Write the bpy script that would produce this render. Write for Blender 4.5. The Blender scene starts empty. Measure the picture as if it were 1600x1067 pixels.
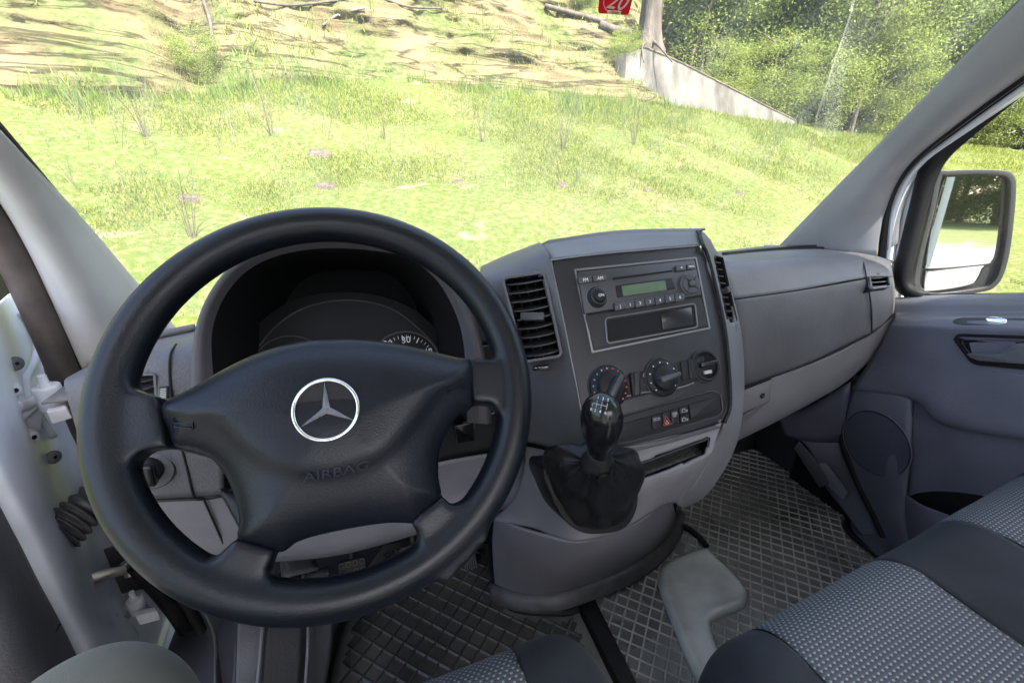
import bpy, bmesh, math, random
import numpy as np
from math import sin, cos, tan, pi, radians, sqrt, atan2
from mathutils import Vector, noise
from mathutils.geometry import delaunay_2d_cdt
random.seed(7); rng = np.random.default_rng(11)
S = bpy.context.scene; COL = S.collection
# ------------------------------------------------------------------ camera
FPX, YAW, PITCH = 680.0, radians(18.5), radians(22.0)
cam = bpy.data.cameras.new('camera'); co = bpy.data.objects.new('camera', cam); COL.objects.link(co)
cam.sensor_width = 36; cam.lens = FPX / 1600 * 36; cam.clip_start = .02; cam.clip_end = 900
co.location = (0, 0, 0); co.rotation_euler = (pi / 2 - PITCH, 0, -YAW); S.camera = co
# ------------------------------------------------------------------ sky, sun, exposure
SUN_EL, SUN_AZ = radians(56), radians(164)          # azimuth clockwise from +Y: behind and a little right of the van
w = bpy.data.worlds.new('World'); S.world = w; w.use_nodes = True
nt = w.node_tree; bg = nt.nodes['Background']; sk = nt.nodes.new('ShaderNodeTexSky')
sk.sky_type = 'NISHITA'; sk.sun_disc = False; sk.sun_elevation = SUN_EL; sk.sun_rotation = SUN_AZ; sk.air_density = 1.0; sk.dust_density = 4.0; sk.ozone_density = 0.0
nt.links.new(sk.outputs[0], bg.inputs[0]); bg.inputs[1].default_value = .15
sl = bpy.data.lights.new('sun', 'SUN'); so = bpy.data.objects.new('sun', sl); COL.objects.link(so)
sl.energy = 4.6; sl.angle = radians(.6); sl.color = (1, .95, .87)
sd = Vector((sin(SUN_AZ) * cos(SUN_EL), cos(SUN_AZ) * cos(SUN_EL), sin(SUN_EL)))
so.rotation_euler = sd.to_track_quat('Z', 'Y').to_euler()
S.view_settings.view_transform = 'Standard'; S.view_settings.look = 'None'
S.view_settings.exposure = 2.48; S.view_settings.gamma = 1; S.view_settings.use_curve_mapping = False
S.cycles.use_denoising = True; S.cycles.max_bounces = 8; S.cycles.transparent_max_bounces = 12
S.cycles.diffuse_bounces = 5; S.cycles.sample_clamp_indirect = 6

# ------------------------------------------------------------------ sight lines: a pixel of the photograph met with a real plane
_f = np.array([sin(YAW) * cos(PITCH), cos(YAW) * cos(PITCH), -sin(PITCH)])
_r = np.array([cos(YAW), -sin(YAW), 0.]); _d = np.cross(_f, _r)
def ray(px, py): return _r * (px - 800) / FPX + _d * (py - 533.5) / FPX + _f
def PY(px, py, Y): d = ray(px, py); return Vector(d * Y / d[1])
def PX(px, py, X): d = ray(px, py); return Vector(d * X / d[0])
def PZ(px, py, Z): d = ray(px, py); return Vector(d * Z / d[2])
def PR(px, py, R): d = ray(px, py); return Vector(d * R / math.hypot(d[0], d[1]))
def f3(a, b, c, off=0, up=(0, 0, 1), roll=0):
    n = (b - a).cross(c - a).normalized(); n = n if n.dot(a) < 0 else -n
    return Frame(a + n * off, n, up, roll)
def topx(c): q = np.array(c); z = q @ _f; return 800 + FPX * (q @ _r) / z, 533.5 + FPX * (q @ _d) / z
class Frame:
    def __init__(s, O, n, up=(0, 0, 1), roll=0):
        s.O = Vector(O); s.n = Vector(n).normalized(); e1 = Vector(up).cross(s.n).normalized(); e2 = s.n.cross(e1)
        s.e1 = e1 * cos(roll) + e2 * sin(roll); s.e2 = -e1 * sin(roll) + e2 * cos(roll)
    def w(s, u, v, h=0): return s.O + s.e1 * u + s.e2 * v + s.n * h
    def px(s, x, y, h=0):
        d = Vector(ray(x, y)); t = (s.O.dot(s.n) + h) / d.dot(s.n); q = d * t - s.O
        return (q.dot(s.e1), q.dot(s.e2))
# ------------------------------------------------------------------ scene tree helpers
WO = {}
def tag(o, label=None, cat=None, group=None, kind=None):
    if label: o['label'] = label
    if cat: o['category'] = cat
    if group: o['group'] = group
    if kind: o['kind'] = kind
    return o
def thing(name, label, cat, loc=(0, 0, 0), group=None):
    o = bpy.data.objects.new(name, None); COL.objects.link(o); o.location = loc; o.empty_display_size = .05
    WO[o.name] = Vector(loc); return tag(o, label, cat, group)
def link(name, me, mat, parent=None, smooth=True, label=None):
    o = bpy.data.objects.new(name, me); COL.objects.link(o)
    if mat is not None and not me.materials: me.materials.append(mat)
    if smooth: me.shade_smooth()
    if parent is not None:
        o.parent = parent; o.location = -WO[parent.name]
    WO[o.name] = Vector((0, 0, 0))
    if label: o['label'] = label
    return o
def raw(name, vs, fs, mat, parent=None, smooth=True, label=None):
    me = bpy.data.meshes.new(name); me.from_pydata([tuple(v) for v in vs], [], fs); me.update()
    return link(name, me, mat, parent, smooth, label)
def bev(o, wdt=.002, seg=2, ang=35):
    m = o.modifiers.new('bevel', 'BEVEL'); m.width = wdt; m.segments = seg; m.limit_method = 'ANGLE'; m.angle_limit = radians(ang)
    return o
def cr(P, n, closed=False):
    """Catmull-Rom resampling of a list of vectors, n steps per span"""
    P = [Vector(p) for p in P]; N = len(P); out = []
    spans = N if closed else N - 1
    for i in range(spans):
        if closed: a, b, c, d = P[i - 1], P[i], P[(i + 1) % N], P[(i + 2) % N]
        else:
            b, c = P[i], P[i + 1]; a = P[i - 1] if i else b * 2 - c; d = P[i + 2] if i + 2 < N else c * 2 - b
        for k in range(n):
            t = k / n
            out.append(.5 * ((2 * b) + (c - a) * t + (2 * a - 5 * b + 4 * c - d) * t * t + (3 * b - a - 3 * c + d) * t ** 3))
    if not closed: out.append(P[-1].copy())
    return out
def inside(x, y, poly):
    c = False; j = len(poly) - 1
    for i in range(len(poly)):
        xi, yi = poly[i][:2]; xj, yj = poly[j][:2]
        if (yi > y) != (yj > y) and x < (xj - xi) * (y - yi) / (yj - yi + 1e-12) + xi: c = not c
        j = i
    return c
def patch(name, rows, mat, parent=None, nu=8, nv=8, thick=.003, cut=None, label=None, fn=None):
    """smooth sheet with thickness through rows of world points; cut: (axis pair, polygon) holes"""
    R = [cr(r, nu) for r in rows]; m = len(R[0])
    C = [cr([r[i] for r in R], nv) for i in range(m)]; k = len(C[0])
    vs = [C[i][j] for j in range(k) for i in range(m)]
    if fn: vs = [fn(v) for v in vs]
    fs = []
    for j in range(k - 1):
        for i in range(m - 1):
            a = j * m + i; f = (a, a + m, a + m + 1, a + 1)
            if cut:
                c = (vs[f[0]] + vs[f[1]] + vs[f[2]] + vs[f[3]]) / 4
                if any(inside(*topx(c), pl) for pl in cut): continue
            fs.append(f)
    o = raw(name, vs, fs, mat, parent, True, label)
    if thick:
        s = o.modifiers.new('solid', 'SOLIDIFY'); s.thickness = thick; s.offset = -1
    return o
Frame.px3 = lambda s, c: ((c - s.O).dot(s.e1), (c - s.O).dot(s.e2))
def fillet(P, r, seg=4):
    out = []; n = len(P)
    for i in range(n):
        a, b, c = Vector(P[i - 1][:2]), Vector(P[i][:2]), Vector(P[(i + 1) % n][:2])
        d1, d2 = (a - b), (c - b); q = min(r, d1.length * .49, d2.length * .49)
        p, s = b + d1.normalized() * q, b + d2.normalized() * q
        for k in range(seg + 1):
            t = k / seg; out.append((p * (1 - t) ** 2 + b * 2 * t * (1 - t) + s * t * t)[:])
    return out
def ccw(P):
    A = sum(P[i - 1][0] * P[i][1] - P[i][0] * P[i - 1][1] for i in range(len(P)))
    return list(P) if A > 0 else list(P)[::-1]
def uv(fr, pts, h=0): return [fr.px(x, y, h) for x, y in pts]
def plate(name, fr, P, h0, h1, mat, parent=None, r=0, bw=.0008, label=None, seg=4):
    """solid plate over outline P (frame coordinates) from height h0 to h1"""
    P = ccw(fillet(P, r, seg) if r else P); n = len(P)
    vs = [fr.w(u, v, h0) for u, v in P] + [fr.w(u, v, h1) for u, v in P]
    fs = [tuple(range(n))[::-1], tuple(range(n, 2 * n))] + [(i, (i + 1) % n, n + (i + 1) % n, n + i) for i in range(n)]
    o = raw(name, vs, fs, mat, parent, bool(bw), label)
    if bw: bev(o, bw, 2)
    return o
def ring(name, fr, P, wd, h0, h1, mat, parent=None, r=0, bw=.0008, label=None, Q=None):
    """frame-shaped plate: outline P, width wd inwards"""
    P = ccw(fillet(P, r) if r else P); n = len(P)
    if Q is None:
        Q = []
        for i in range(n):
            a, b, c = Vector(P[i - 1]), Vector(P[i]), Vector(P[(i + 1) % n]); t = ((b - a).normalized() + (c - b).normalized())
            t = t.normalized() if t.length > 1e-6 else (c - b).normalized()
            Q.append((b[0] - t.y * wd, b[1] + t.x * wd))
    vs = [fr.w(u, v, h0) for u, v in P] + [fr.w(u, v, h1) for u, v in P] + [fr.w(u, v, h1) for u, v in Q] + [fr.w(u, v, h0) for u, v in Q]
    fs = []
    for k in range(4):
        for i in range(n):
            j = (i + 1) % n; a, b = k * n, ((k + 1) % 4) * n; fs.append((a + i, a + j, b + j, b + i))
    o = raw(name, vs, fs, mat, parent, bool(bw), label)
    if bw: bev(o, bw, 2)
    return o
def circ(u, v, r, n=40, ry=None): return [(u + r * cos(2 * pi * k / n), v + (ry or r) * sin(2 * pi * k / n)) for k in range(n)]
def lathe(name, O, ax, prof, mat, parent=None, n=40, label=None, up=(0, 0, 1)):
    fr = Frame(O, ax, up if abs(Vector(ax).normalized().dot(Vector(up))) < .98 else (0, 1, 0)); vs = []; fs = []
    for r, h in prof:
        for k in range(n): a = 2 * pi * k / n; vs.append(fr.w(r * cos(a), r * sin(a), h))
    for j in range(len(prof) - 1):
        for k in range(n): fs.append((j * n + k, j * n + (k + 1) % n, (j + 1) * n + (k + 1) % n, (j + 1) * n + k))
    fs.append(tuple(range(n))[::-1]); fs.append(tuple(range((len(prof) - 1) * n, len(prof) * n)))
    return bev(raw(name, vs, fs, mat, parent, True, label), .0004, 1, 60)
def tube(name, P, r, mat, parent=None, n=10, sub=6, label=None, closed=False, ry=None, up=(0, 0, 1)):
    """swept tube; r a number or one radius per point; ry flattens the section along up"""
    C = cr(P, sub, closed) if sub > 1 else [Vector(p) for p in P]
    L = len(C); rad = [r] * L if not hasattr(r, '__len__') else [r[min(int(i / sub), len(r) - 1)] * (1 - (i / sub) % 1) + r[min(int(i / sub) + 1, len(r) - 1)] * ((i / sub) % 1) for i in range(L)]
    vs = []; fs = []; up = Vector(up); prev = None
    for i, c in enumerate(C):
        t = (C[(i + 1) % L] - C[i - 1]) if closed else (C[min(i + 1, L - 1)] - C[max(i - 1, 0)])
        t.normalize(); a = up.cross(t) if prev is None else prev - t * prev.dot(t)
        if a.length < 1e-4: a = Vector((1, 0, 0)).cross(t)
        a.normalize(); prev = a; b = t.cross(a); q = ry / r if ry and not hasattr(r, '__len__') else 1
        for k in range(n): g = 2 * pi * k / n; vs.append(c + a * rad[i] * cos(g) + b * rad[i] * q * sin(g))
    for i in range(L if closed else L - 1):
        for k in range(n): j = (i + 1) % L; fs.append((i * n + k, i * n + (k + 1) % n, j * n + (k + 1) % n, j * n + k))
    if not closed: fs.append(tuple(range(n))[::-1]); fs.append(tuple(range((L - 1) * n, L * n)))
    return raw(name, vs, fs, mat, parent, True, label)
def box(name, a, b, mat, parent=None, bw=.002, label=None):
    (x0, y0, z0), (x1, y1, z1) = a, b
    vs = [(x, y, z) for z in (z0, z1) for y in (y0, y1) for x in (x0, x1)]
    fs = [(0, 2, 3, 1), (4, 5, 7, 6), (0, 1, 5, 4), (2, 6, 7, 3), (0, 4, 6, 2), (1, 3, 7, 5)]
    o = raw(name, vs, fs, mat, parent, bool(bw), label)
    return bev(o, bw, 3) if bw else o
def segd(p, P):
    A = P; B = np.roll(P, -1, 0); d = B - A; t = np.clip(((p[:, None] - A) * d).sum(2) / ((d * d).sum(1) + 1e-12), 0, 1)
    return np.sqrt((((A + t[..., None] * d) - p[:, None]) ** 2).sum(2)).min(1)
def pillow(name, fr, P, step, hf, mat, parent=None, skirt=.01, label=None):
    """domed solid over outline P: height hf(u, v, distance to the edge)"""
    P = ccw(P); A = np.array(P); lo, hi = A.min(0), A.max(0)
    g = np.stack(np.meshgrid(np.arange(lo[0], hi[0], step), np.arange(lo[1], hi[1], step)), -1).reshape(-1, 2)
    d = segd(g, A); g = g[(d > step * .6)]; g = [q for q in g if inside(q[0], q[1], P)]
    n = len(P); pts = [Vector(p) for p in P] + [Vector(q) for q in g]
    V, _, F, *_r2 = delaunay_2d_cdt(pts, [], [list(range(n))], 1, 1e-7)
    VV = np.array([v[:] for v in V]); D = segd(VV, A)
    bm = bmesh.new(); bv = [bm.verts.new(fr.w(v[0], v[1], hf(v[0], v[1], dd))) for v, dd in zip(VV, D)]
    for f in F:
        if len(set(f)) > 2:
            try: bm.faces.new([bv[i] for i in f])
            except ValueError: pass
    be = [e for e in bm.edges if e.is_boundary]
    ex = bmesh.ops.extrude_edge_only(bm, edges=be)
    for e in ex['geom']:
        if isinstance(e, bmesh.types.BMVert): e.co -= fr.n * skirt
    bmesh.ops.recalc_face_normals(bm, faces=bm.faces)
    me = bpy.data.meshes.new(name); bm.to_mesh(me); bm.free(); return link(name, me, mat, parent, True, label)
def text(name, s, fr, u, v, size, mat, parent=None, h=.0006, ext=.0003, ang=0, shear=0, align='CENTER', sx=1, label=None):
    c = bpy.data.curves.new(name, 'FONT'); c.body = s; c.size = size; c.extrude = ext; c.align_x = align; c.align_y = 'CENTER'; c.shear = shear
    c.resolution_u = 3
    t = bpy.data.objects.new('tmp', c); COL.objects.link(t)
    me = bpy.data.meshes.new_from_object(t); bpy.data.objects.remove(t)
    for q in me.vertices:
        x, y, z = q.co; x *= sx
        q.co = fr.w(u + x * cos(ang) - y * sin(ang), v + x * sin(ang) + y * cos(ang), h + z)
    return link(name, me, mat, parent, False, label)
# ------------------------------------------------------------------ materials
def M(name, col, rough=.55, bump=0, scale=900, spec=.5, metal=0, coat=0, var=.06, vscale=6, coords='Object', emit=None, detail=2, col2=None, stretch=None, dist=.001, sheen=0):
    m = bpy.data.materials.new(name); m.use_nodes = True; t = m.node_tree; N = t.nodes; L = t.links; p = N['Principled BSDF']
    p.inputs['Roughness'].default_value = rough; p.inputs['Metallic'].default_value = metal; p.inputs['Specular IOR Level'].default_value = spec
    p.inputs['Coat Weight'].default_value = coat; p.inputs['Coat Roughness'].default_value = .08; p.inputs['Sheen Weight'].default_value = sheen
    tc = N.new('ShaderNodeTexCoord'); src = tc.outputs[coords]
    if stretch:
        mp = N.new('ShaderNodeMapping'); mp.inputs['Scale'].default_value = stretch; L.new(src, mp.inputs[0]); src = mp.outputs[0]
    if var:
        n = N.new('ShaderNodeTexNoise'); n.inputs['Scale'].default_value = vscale; n.inputs['Detail'].default_value = 5; L.new(src, n.inputs[0])
        mx = N.new('ShaderNodeMix'); mx.data_type = 'RGBA'; c = col2 or [min(1, k * (1 + var * 3)) for k in col]
        a = [k * (1 - var * 2.2) for k in col] if not col2 else col
        mx.inputs[6].default_value = (*a, 1); mx.inputs[7].default_value = (*c, 1)
        mr = N.new('ShaderNodeMapRange'); mr.inputs[1].default_value = .3; mr.inputs[2].default_value = .7
        L.new(n.outputs[0], mr.inputs[0]); L.new(mr.outputs[0], mx.inputs[0]); L.new(mx.outputs[2], p.inputs['Base Color'])
        rr = N.new('ShaderNodeMapRange'); rr.inputs[3].default_value = max(.02, rough - var); rr.inputs[4].default_value = min(1, rough + var)
        L.new(n.outputs[0], rr.inputs[0]); L.new(rr.outputs[0], p.inputs['Roughness'])
    else: p.inputs['Base Color'].default_value = (*col, 1)
    if bump:
        v = N.new('ShaderNodeTexVoronoi'); v.inputs['Scale'].default_value = scale; v.distance = 'EUCLIDEAN'; L.new(src, v.inputs[0])
        n2 = N.new('ShaderNodeTexNoise'); n2.inputs['Scale'].default_value = scale * .6; n2.inputs['Detail'].default_value = detail; L.new(src, n2.inputs[0])
        ad = N.new('ShaderNodeMath'); ad.operation = 'MULTIPLY'; L.new(v.outputs[0], ad.inputs[0]); L.new(n2.outputs[0], ad.inputs[1])
        b = N.new('ShaderNodeBump'); b.inputs['Strength'].default_value = bump; b.inputs['Distance'].default_value = dist
        L.new(ad.outputs[0], b.inputs['Height']); L.new(b.outputs[0], p.inputs['Normal'])
    if emit: p.inputs['Emission Color'].default_value = (*emit[:3], 1); p.inputs['Emission Strength'].default_value = emit[3]
    return m
m_dash = M('dash grey plastic', (.098, .098, .106), .5, .55, 380, spec=.4, dist=.0014, var=.065, vscale=9)
m_dashu = M('upper dash plastic', (.14, .14, .147), .5, .5, 380, spec=.4, dist=.0014, var=.065, vscale=9)
m_dashl = M('lower dash plastic', (.152, .148, .158), .52, .45, 420, spec=.4, dist=.0012, var=.04, vscale=14)
m_fascia = M('black fascia', (.017, .017, .019), .42, .25, 900, spec=.4)
m_blk = M('matt black plastic', (.009, .009, .010), .5, .2, 900, spec=.3)
m_void = M('dark recess', (.004, .004, .004), .9, var=0)
m_gloss = M('gloss black', (.006, .006, .007), .20, coat=.15, var=.02, spec=.4)
m_btn = M('button grey plastic', (.045, .046, .05), .42, .1, 1200)
m_wheel = M('steering wheel skin', (.0048, .0066, .0100), .36, .35, 620, spec=.34, dist=.0006, var=.10, vscale=9)
m_pad = M('airbag cover skin', (.0058, .0074, .0120), .37, .40, 620, spec=.32, dist=.0006, var=.09, vscale=11)
m_chrome = M('chrome', (.85, .86, .88), .08, metal=1, var=.01)
m_silver = M('satin silver line', (.19, .19, .20), .35, metal=.5, var=.02)
m_steel = M('satin steel', (.50, .46, .40), .32, metal=.9, var=.05, vscale=30)
m_door = M('door trim plastic', (.122, .121, .150), .5, .5, 380, spec=.4, dist=.0014, var=.07, vscale=7)
m_doorup = M('door trim upper', (.16, .16, .18), .42, .4, 420, dist=.0012)
m_pillR = M('pillar trim grey', (.22, .22, .235), .6, .25, 900)
m_pillL = M('pillar trim lit tone', (.42, .42, .415), .6, .3, 700)  # same trim as the right pillar; door daylight put into the paler grey
m_paint = M('white paint', (.62, .64, .68), .25, coat=.5, var=.03, vscale=3)
m_paintd = M('dusty door frame paint', (.74, .77, .83), .42, .15, 90, coat=0, spec=.3, var=.05, vscale=9, dist=.0006)
m_hinge = M('hinge paint', (.66, .66, .71), .4, coat=.1, var=.06, vscale=40)
m_seal = M('rubber seal', (.012, .0115, .013), .6, .15, 300, spec=.25, var=.15, vscale=20)
m_sealb = M('dusty brown seal', (.075, .062, .058), .55, .2, 300, var=.15, vscale=20)
m_rub = M('grey rubber', (.06, .058, .062), .5, .2, 200, var=.15, vscale=25)
m_leather = M('gaiter leather', (.006, .006, .007), .44, .5, 500, var=.08, dist=.001, spec=.3)
m_white = M('white print', (.75, .75, .75), .5, var=0)
m_grayp = M('grey print', (.38, .38, .38), .5, var=0)
m_red = M('red print', (.55, .03, .02), .5, var=0); m_blue = M('blue print', (.03, .25, .6), .5, var=0)
m_lcd = M('lcd', (.09, .14, .085), .25, coat=.5, var=.04, vscale=30)
m_lens = M('cluster face', (.006, .006, .008), .5, var=.02, spec=.2)
m_foot = M('footwell carpet plastic', (.045, .046, .058), .6, .3, 500)
m_grill = M('ribbed floor plastic', (.06, .058, .06), .6, .5, 260, dist=.002)
m_trou = M('olive cloth', (.115, .112, .088), .95, .25, 1300, spec=.1, var=.07, vscale=14, sheen=.2)
m_stick = M('red sticker', (.62, .006, .008), .45, var=.02)
m_cream = M('cream sticker', (.75, .62, .40), .5, var=0)
m_pink = M('silver sticker print', (.62, .50, .50), .5, var=0)
m_amber = M('amber lens', (.5, .25, .04), .2, var=.02)
def mirror_mat():
    m = M('mirror glass', (.92, .93, .93), .015, metal=1, var=0); return m
m_mirror = mirror_mat()
def glass_mat(name, tint, refl=1.0, dirt=.0):
    m = bpy.data.materials.new(name); m.use_nodes = True; t = m.node_tree; N = t.nodes; L = t.links; N.remove(N['Principled BSDF'])
    out = N['Material Output']; tr = N.new('ShaderNodeBsdfTransparent'); tr.inputs[0].default_value = (*tint, 1)
    gl = N.new('ShaderNodeBsdfGlossy'); gl.inputs['Roughness'].default_value = .02
    fr = N.new('ShaderNodeFresnel'); fr.inputs[0].default_value = 1.45; mu = N.new('ShaderNodeMath'); mu.operation = 'MULTIPLY'; mu.inputs[1].default_value = refl
    mx = N.new('ShaderNodeMixShader'); L.new(fr.outputs[0], mu.inputs[0]); L.new(mu.outputs[0], mx.inputs[0]); L.new(tr.outputs[0], mx.inputs[1]); L.new(gl.outputs[0], mx.inputs[2])
    last = mx.outputs[0]
    if dirt:
        df = N.new('ShaderNodeBsdfTranslucent'); df.inputs[0].default_value = (.8, .8, .78, 1)
        tc = N.new('ShaderNodeTexCoord'); no = N.new('ShaderNodeTexNoise'); no.inputs['Scale'].default_value = 1.6; no.inputs['Detail'].default_value = 4; mpp = N.new('ShaderNodeMapping'); mpp.inputs['Scale'].default_value = (9, .5, .5); L.new(tc.outputs['Object'], mpp.inputs[0]); L.new(mpp.outputs[0], no.inputs[0])
        mr = N.new('ShaderNodeMapRange'); mr.inputs[1].default_value = .42; mr.inputs[2].default_value = .72; mr.inputs[3].default_value = dirt * .45; mr.inputs[4].default_value = dirt
        L.new(no.outputs[0], mr.inputs[0]); m2 = N.new('ShaderNodeMixShader'); L.new(mr.outputs[0], m2.inputs[0]); L.new(last, m2.inputs[1]); L.new(df.outputs[0], m2.inputs[2]); last = m2.outputs[0]
    L.new(last, out.inputs[0]); return m
m_glass = glass_mat('windscreen glass', (.96, .98, .965), .10, .11)
m_sglass = glass_mat('side glass', (.93, .96, .94), .7, .01)
m_lensglass = glass_mat('cluster lens', (.8, .8, .82), 1.0)

# ------------------------------------------------------------------ the setting
GZ = -1.60
FOOT = [(-180, 30, None), (-90, 16, None)]
for px, py, R in [(-420, 150, 9), (0, 132, 9.2), (160, 145, 9.0), (330, 148, 9.2), (420, 120, 9.8), (640, 124, 10.4), (820, 138, 11.2), (985, 153, 12.4), (1100, 172, 14), (1240, 196, 17), (1375, 213, 23), (1600, 236, 27)]:
    p = PR(px, py, R); FOOT.append((math.degrees(atan2(p.x, p.y)), R, p.z))
FOOT += [(85, 26, -.6), (110, 28, None), (180, 30, None)]
FA_ = np.array([f[0] for f in FOOT]); FR_ = np.array([f[1] for f in FOOT], float); FZ_ = np.array([GZ + .02 if f[2] is None else f[2] for f in FOOT])
def foot(az): return np.interp(az, FA_, FR_), np.interp(az, FA_, FZ_)
def gz(az, r):
    fr, fz = foot(az); s = np.clip((r - 2.2) / (fr - 2.2), 0, 1)
    return GZ + (fz - GZ) * s ** 1.12
def ground_mat():
    m = bpy.data.materials.new('meadow ground'); m.use_nodes = True; t = m.node_tree; N = t.nodes; L = t.links; p = N['Principled BSDF']; p.inputs['Roughness'].default_value = .95; p.inputs['Specular IOR Level'].default_value = .1
    tc = N.new('ShaderNodeTexCoord')
    def nz(s, d=6, dis=0):
        n = N.new('ShaderNodeTexNoise'); n.inputs['Scale'].default_value = s; n.inputs['Detail'].default_value = d; n.inputs['Distortion'].default_value = dis; L.new(tc.outputs['Object'], n.inputs[0]); return n.outputs[0]
    def rmp(src, *st):
        r = N.new('ShaderNodeValToRGB'); L.new(src, r.inputs[0]); e = r.color_ramp.elements
        while len(e) < len(st): e.new(.5)
        for k, (pos, c) in enumerate(st): e[k].position = pos; e[k].color = (*c, 1)
        return r.outputs[0]
    a = rmp(nz(.8), (.30, (.052, .085, .015)), (.5, (.072, .094, .023)), (.68, (.104, .100, .042)))
    b = rmp(nz(14, 8), (.33, (.042, .066, .012)), (.5, (.078, .090, .027)), (.66, (.135, .120, .065)))
    mx = N.new('ShaderNodeMix'); mx.data_type = 'RGBA'; mx.inputs[0].default_value = .55; L.new(a, mx.inputs[6]); L.new(b, mx.inputs[7])
    d = rmp(nz(1.7, 7, .6), (.64, (0, 0, 0)), (.70, (1, 1, 1))); m2 = N.new('ShaderNodeMix'); m2.data_type = 'RGBA'; L.new(d, m2.inputs[0]); L.new(mx.outputs[2], m2.inputs[6]); m2.inputs[7].default_value = (.15, .118, .085, 1)
    L.new(m2.outputs[2], p.inputs['Base Color'])
    bp = N.new('ShaderNodeBump'); bp.inputs['Strength'].default_value = .9; bp.inputs['Distance'].default_value = .04; L.new(nz(22, 8), bp.inputs['Height']); L.new(bp.outputs[0], p.inputs['Normal'])
    return m
def bank_mat():
    m = bpy.data.materials.new('sandstone bank'); m.use_nodes = True; t = m.node_tree; N = t.nodes; L = t.links; p = N['Principled BSDF']; p.inputs['Roughness'].default_value = .95; p.inputs['Specular IOR Level'].default_value = .1
    tc = N.new('ShaderNodeTexCoord'); mp = N.new('ShaderNodeMapping'); mp.inputs['Scale'].default_value = (.35, .35, 2.6); mp.inputs['Rotation'].default_value = (0, .10, 0); L.new(tc.outputs['Object'], mp.inputs[0])
    def nz(s, d=7, src=None, dis=0):
        n = N.new('ShaderNodeTexNoise'); n.inputs['Scale'].default_value = s; n.inputs['Detail'].default_value = d; n.inputs['Distortion'].default_value = dis; L.new(src or tc.outputs['Object'], n.inputs[0]); return n.outputs[0]
    def rmp(src, *st):
        r = N.new('ShaderNodeValToRGB'); L.new(src, r.inputs[0]); e = r.color_ramp.elements
        while len(e) < len(st): e.new(.5)
        for k, (pos, c) in enumerate(st): e[k].position = pos; e[k].color = (*c, 1)
        return r.outputs[0]
    st = nz(1.6, 8, mp.outputs[0], .4)
    a = rmp(st, (.30, (.040, .031, .018)), (.40, (.092, .074, .040)), (.55, (.140, .116, .064)), (.72, (.11, .090, .048)))
    g = rmp(nz(.9, 8, None, .3), (.42, (0, 0, 0)), (.62, (1, 1, 1)))
    gc = rmp(nz(9, 6), (.35, (.045, .068, .018)), (.65, (.095, .098, .042)))
    mx = N.new('ShaderNodeMix'); mx.data_type = 'RGBA'; L.new(g, mx.inputs[0]); L.new(a, mx.inputs[6]); L.new(gc, mx.inputs[7]); ck = rmp(nz(1.1, 9, mp.outputs[0], .8), (.472, (1, 1, 1)), (.492, (.22, .20, .18)), (.506, (.22, .20, .18)), (.53, (1, 1, 1))); mm = N.new('ShaderNodeMix'); mm.data_type = 'RGBA'; mm.blend_type = 'MULTIPLY'; mm.inputs[0].default_value = .85; L.new(mx.outputs[2], mm.inputs[6]); L.new(ck, mm.inputs[7]); L.new(mm.outputs[2], p.inputs['Base Color'])
    bp = N.new('ShaderNodeBump'); bp.inputs['Strength'].default_value = 1; bp.inputs['Distance'].default_value = .09; L.new(st, bp.inputs['Height'])
    b2 = N.new('ShaderNodeBump'); b2.inputs['Strength'].default_value = .8; b2.inputs['Distance'].default_value = .04; L.new(nz(18, 8), b2.inputs['Height']); L.new(bp.outputs[0], b2.inputs['Normal']); L.new(b2.outputs[0], p.inputs['Normal'])
    return m
m_ground = ground_mat(); m_bank = bank_mat()
def nvec(x, y, z=0): return noise.fractal(Vector((x, y, z)), 1, 2, 4)
azs = np.concatenate([np.arange(-180, -45, 5), np.arange(-45, 85, .5), np.arange(85, 180.1, 5)])
rs = np.concatenate([[.0, 1, 1.7], np.linspace(2.2, 12, 70), np.linspace(12.3, 34, 60), np.array([45, 70, 120, 220, 400])])
vs = []; fs = []
for az in azs:
    fr, fz = foot(az); a = radians(az)
    for r in rs:
        z = gz(az, r); x, y = r * sin(a), r * cos(a)
        if r > fr: z = fz + (r - fr) * .02
        if r > 2.4: z += .10 * nvec(x * .5, y * .5) * min(1, (r - 2.2) / 3) + .02 * nvec(x * 3, y * 3)
        if -60 < az < 34 and r > fr + .6: z -= 1.0
        vs.append((x, y, z))
nr = len(rs)
for i in range(len(azs) - 1):
    for j in range(nr - 1): a = i * nr + j; fs.append((a, a + 1, a + nr + 1, a + nr))
tag(raw('grass_slope', vs, fs, m_ground), kind='structure')
# rocky bank above the slope
vs = []; fs = []; azb = np.arange(-62, 36, .33); hb = np.concatenate([np.linspace(-.6, 5.2, 150), np.linspace(5.6, 9, 8)])
for az in azb:
    fr, fz = foot(az); a = radians(az)
    for h in hb:
        r = fr - .15 + max(0, h) * .95 + (.8 * max(0, h - 2.6))
        x, y = r * sin(a), r * cos(a)
        led = nvec(az * .04, (h + az * .012) * 1.5) * .20 + .07 * nvec(az * .13, h * 4.5, 3) + .24 * nvec(x * .5, y * .5, h * .6 + 9) + .07 * nvec(x * 3, y * 3, h * 3) + .035 * nvec(x * 8, y * 8, h * 8)
        g = math.exp(-((az + 13.5) / 2.2) ** 2)        # the gully
        fade = min(1, max(0, h + .3) * 1.6); r2 = r + led * fade + g * .9 * fade
        taper = min(1, max(0, (35.5 - az) / 4)); hh = h * (.35 + .65 * taper) if h > 0 else h
        vs.append((r2 * sin(a), r2 * cos(a), fz + hh))
nb = len(hb)
for i in range(len(azb) - 1):
    for j in range(nb - 1): a = i * nb + j; fs.append((a, a + nb, a + nb + 1, a + 1))
tag(raw('rocky_bank', vs, fs, m_bank), kind='structure')
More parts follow.
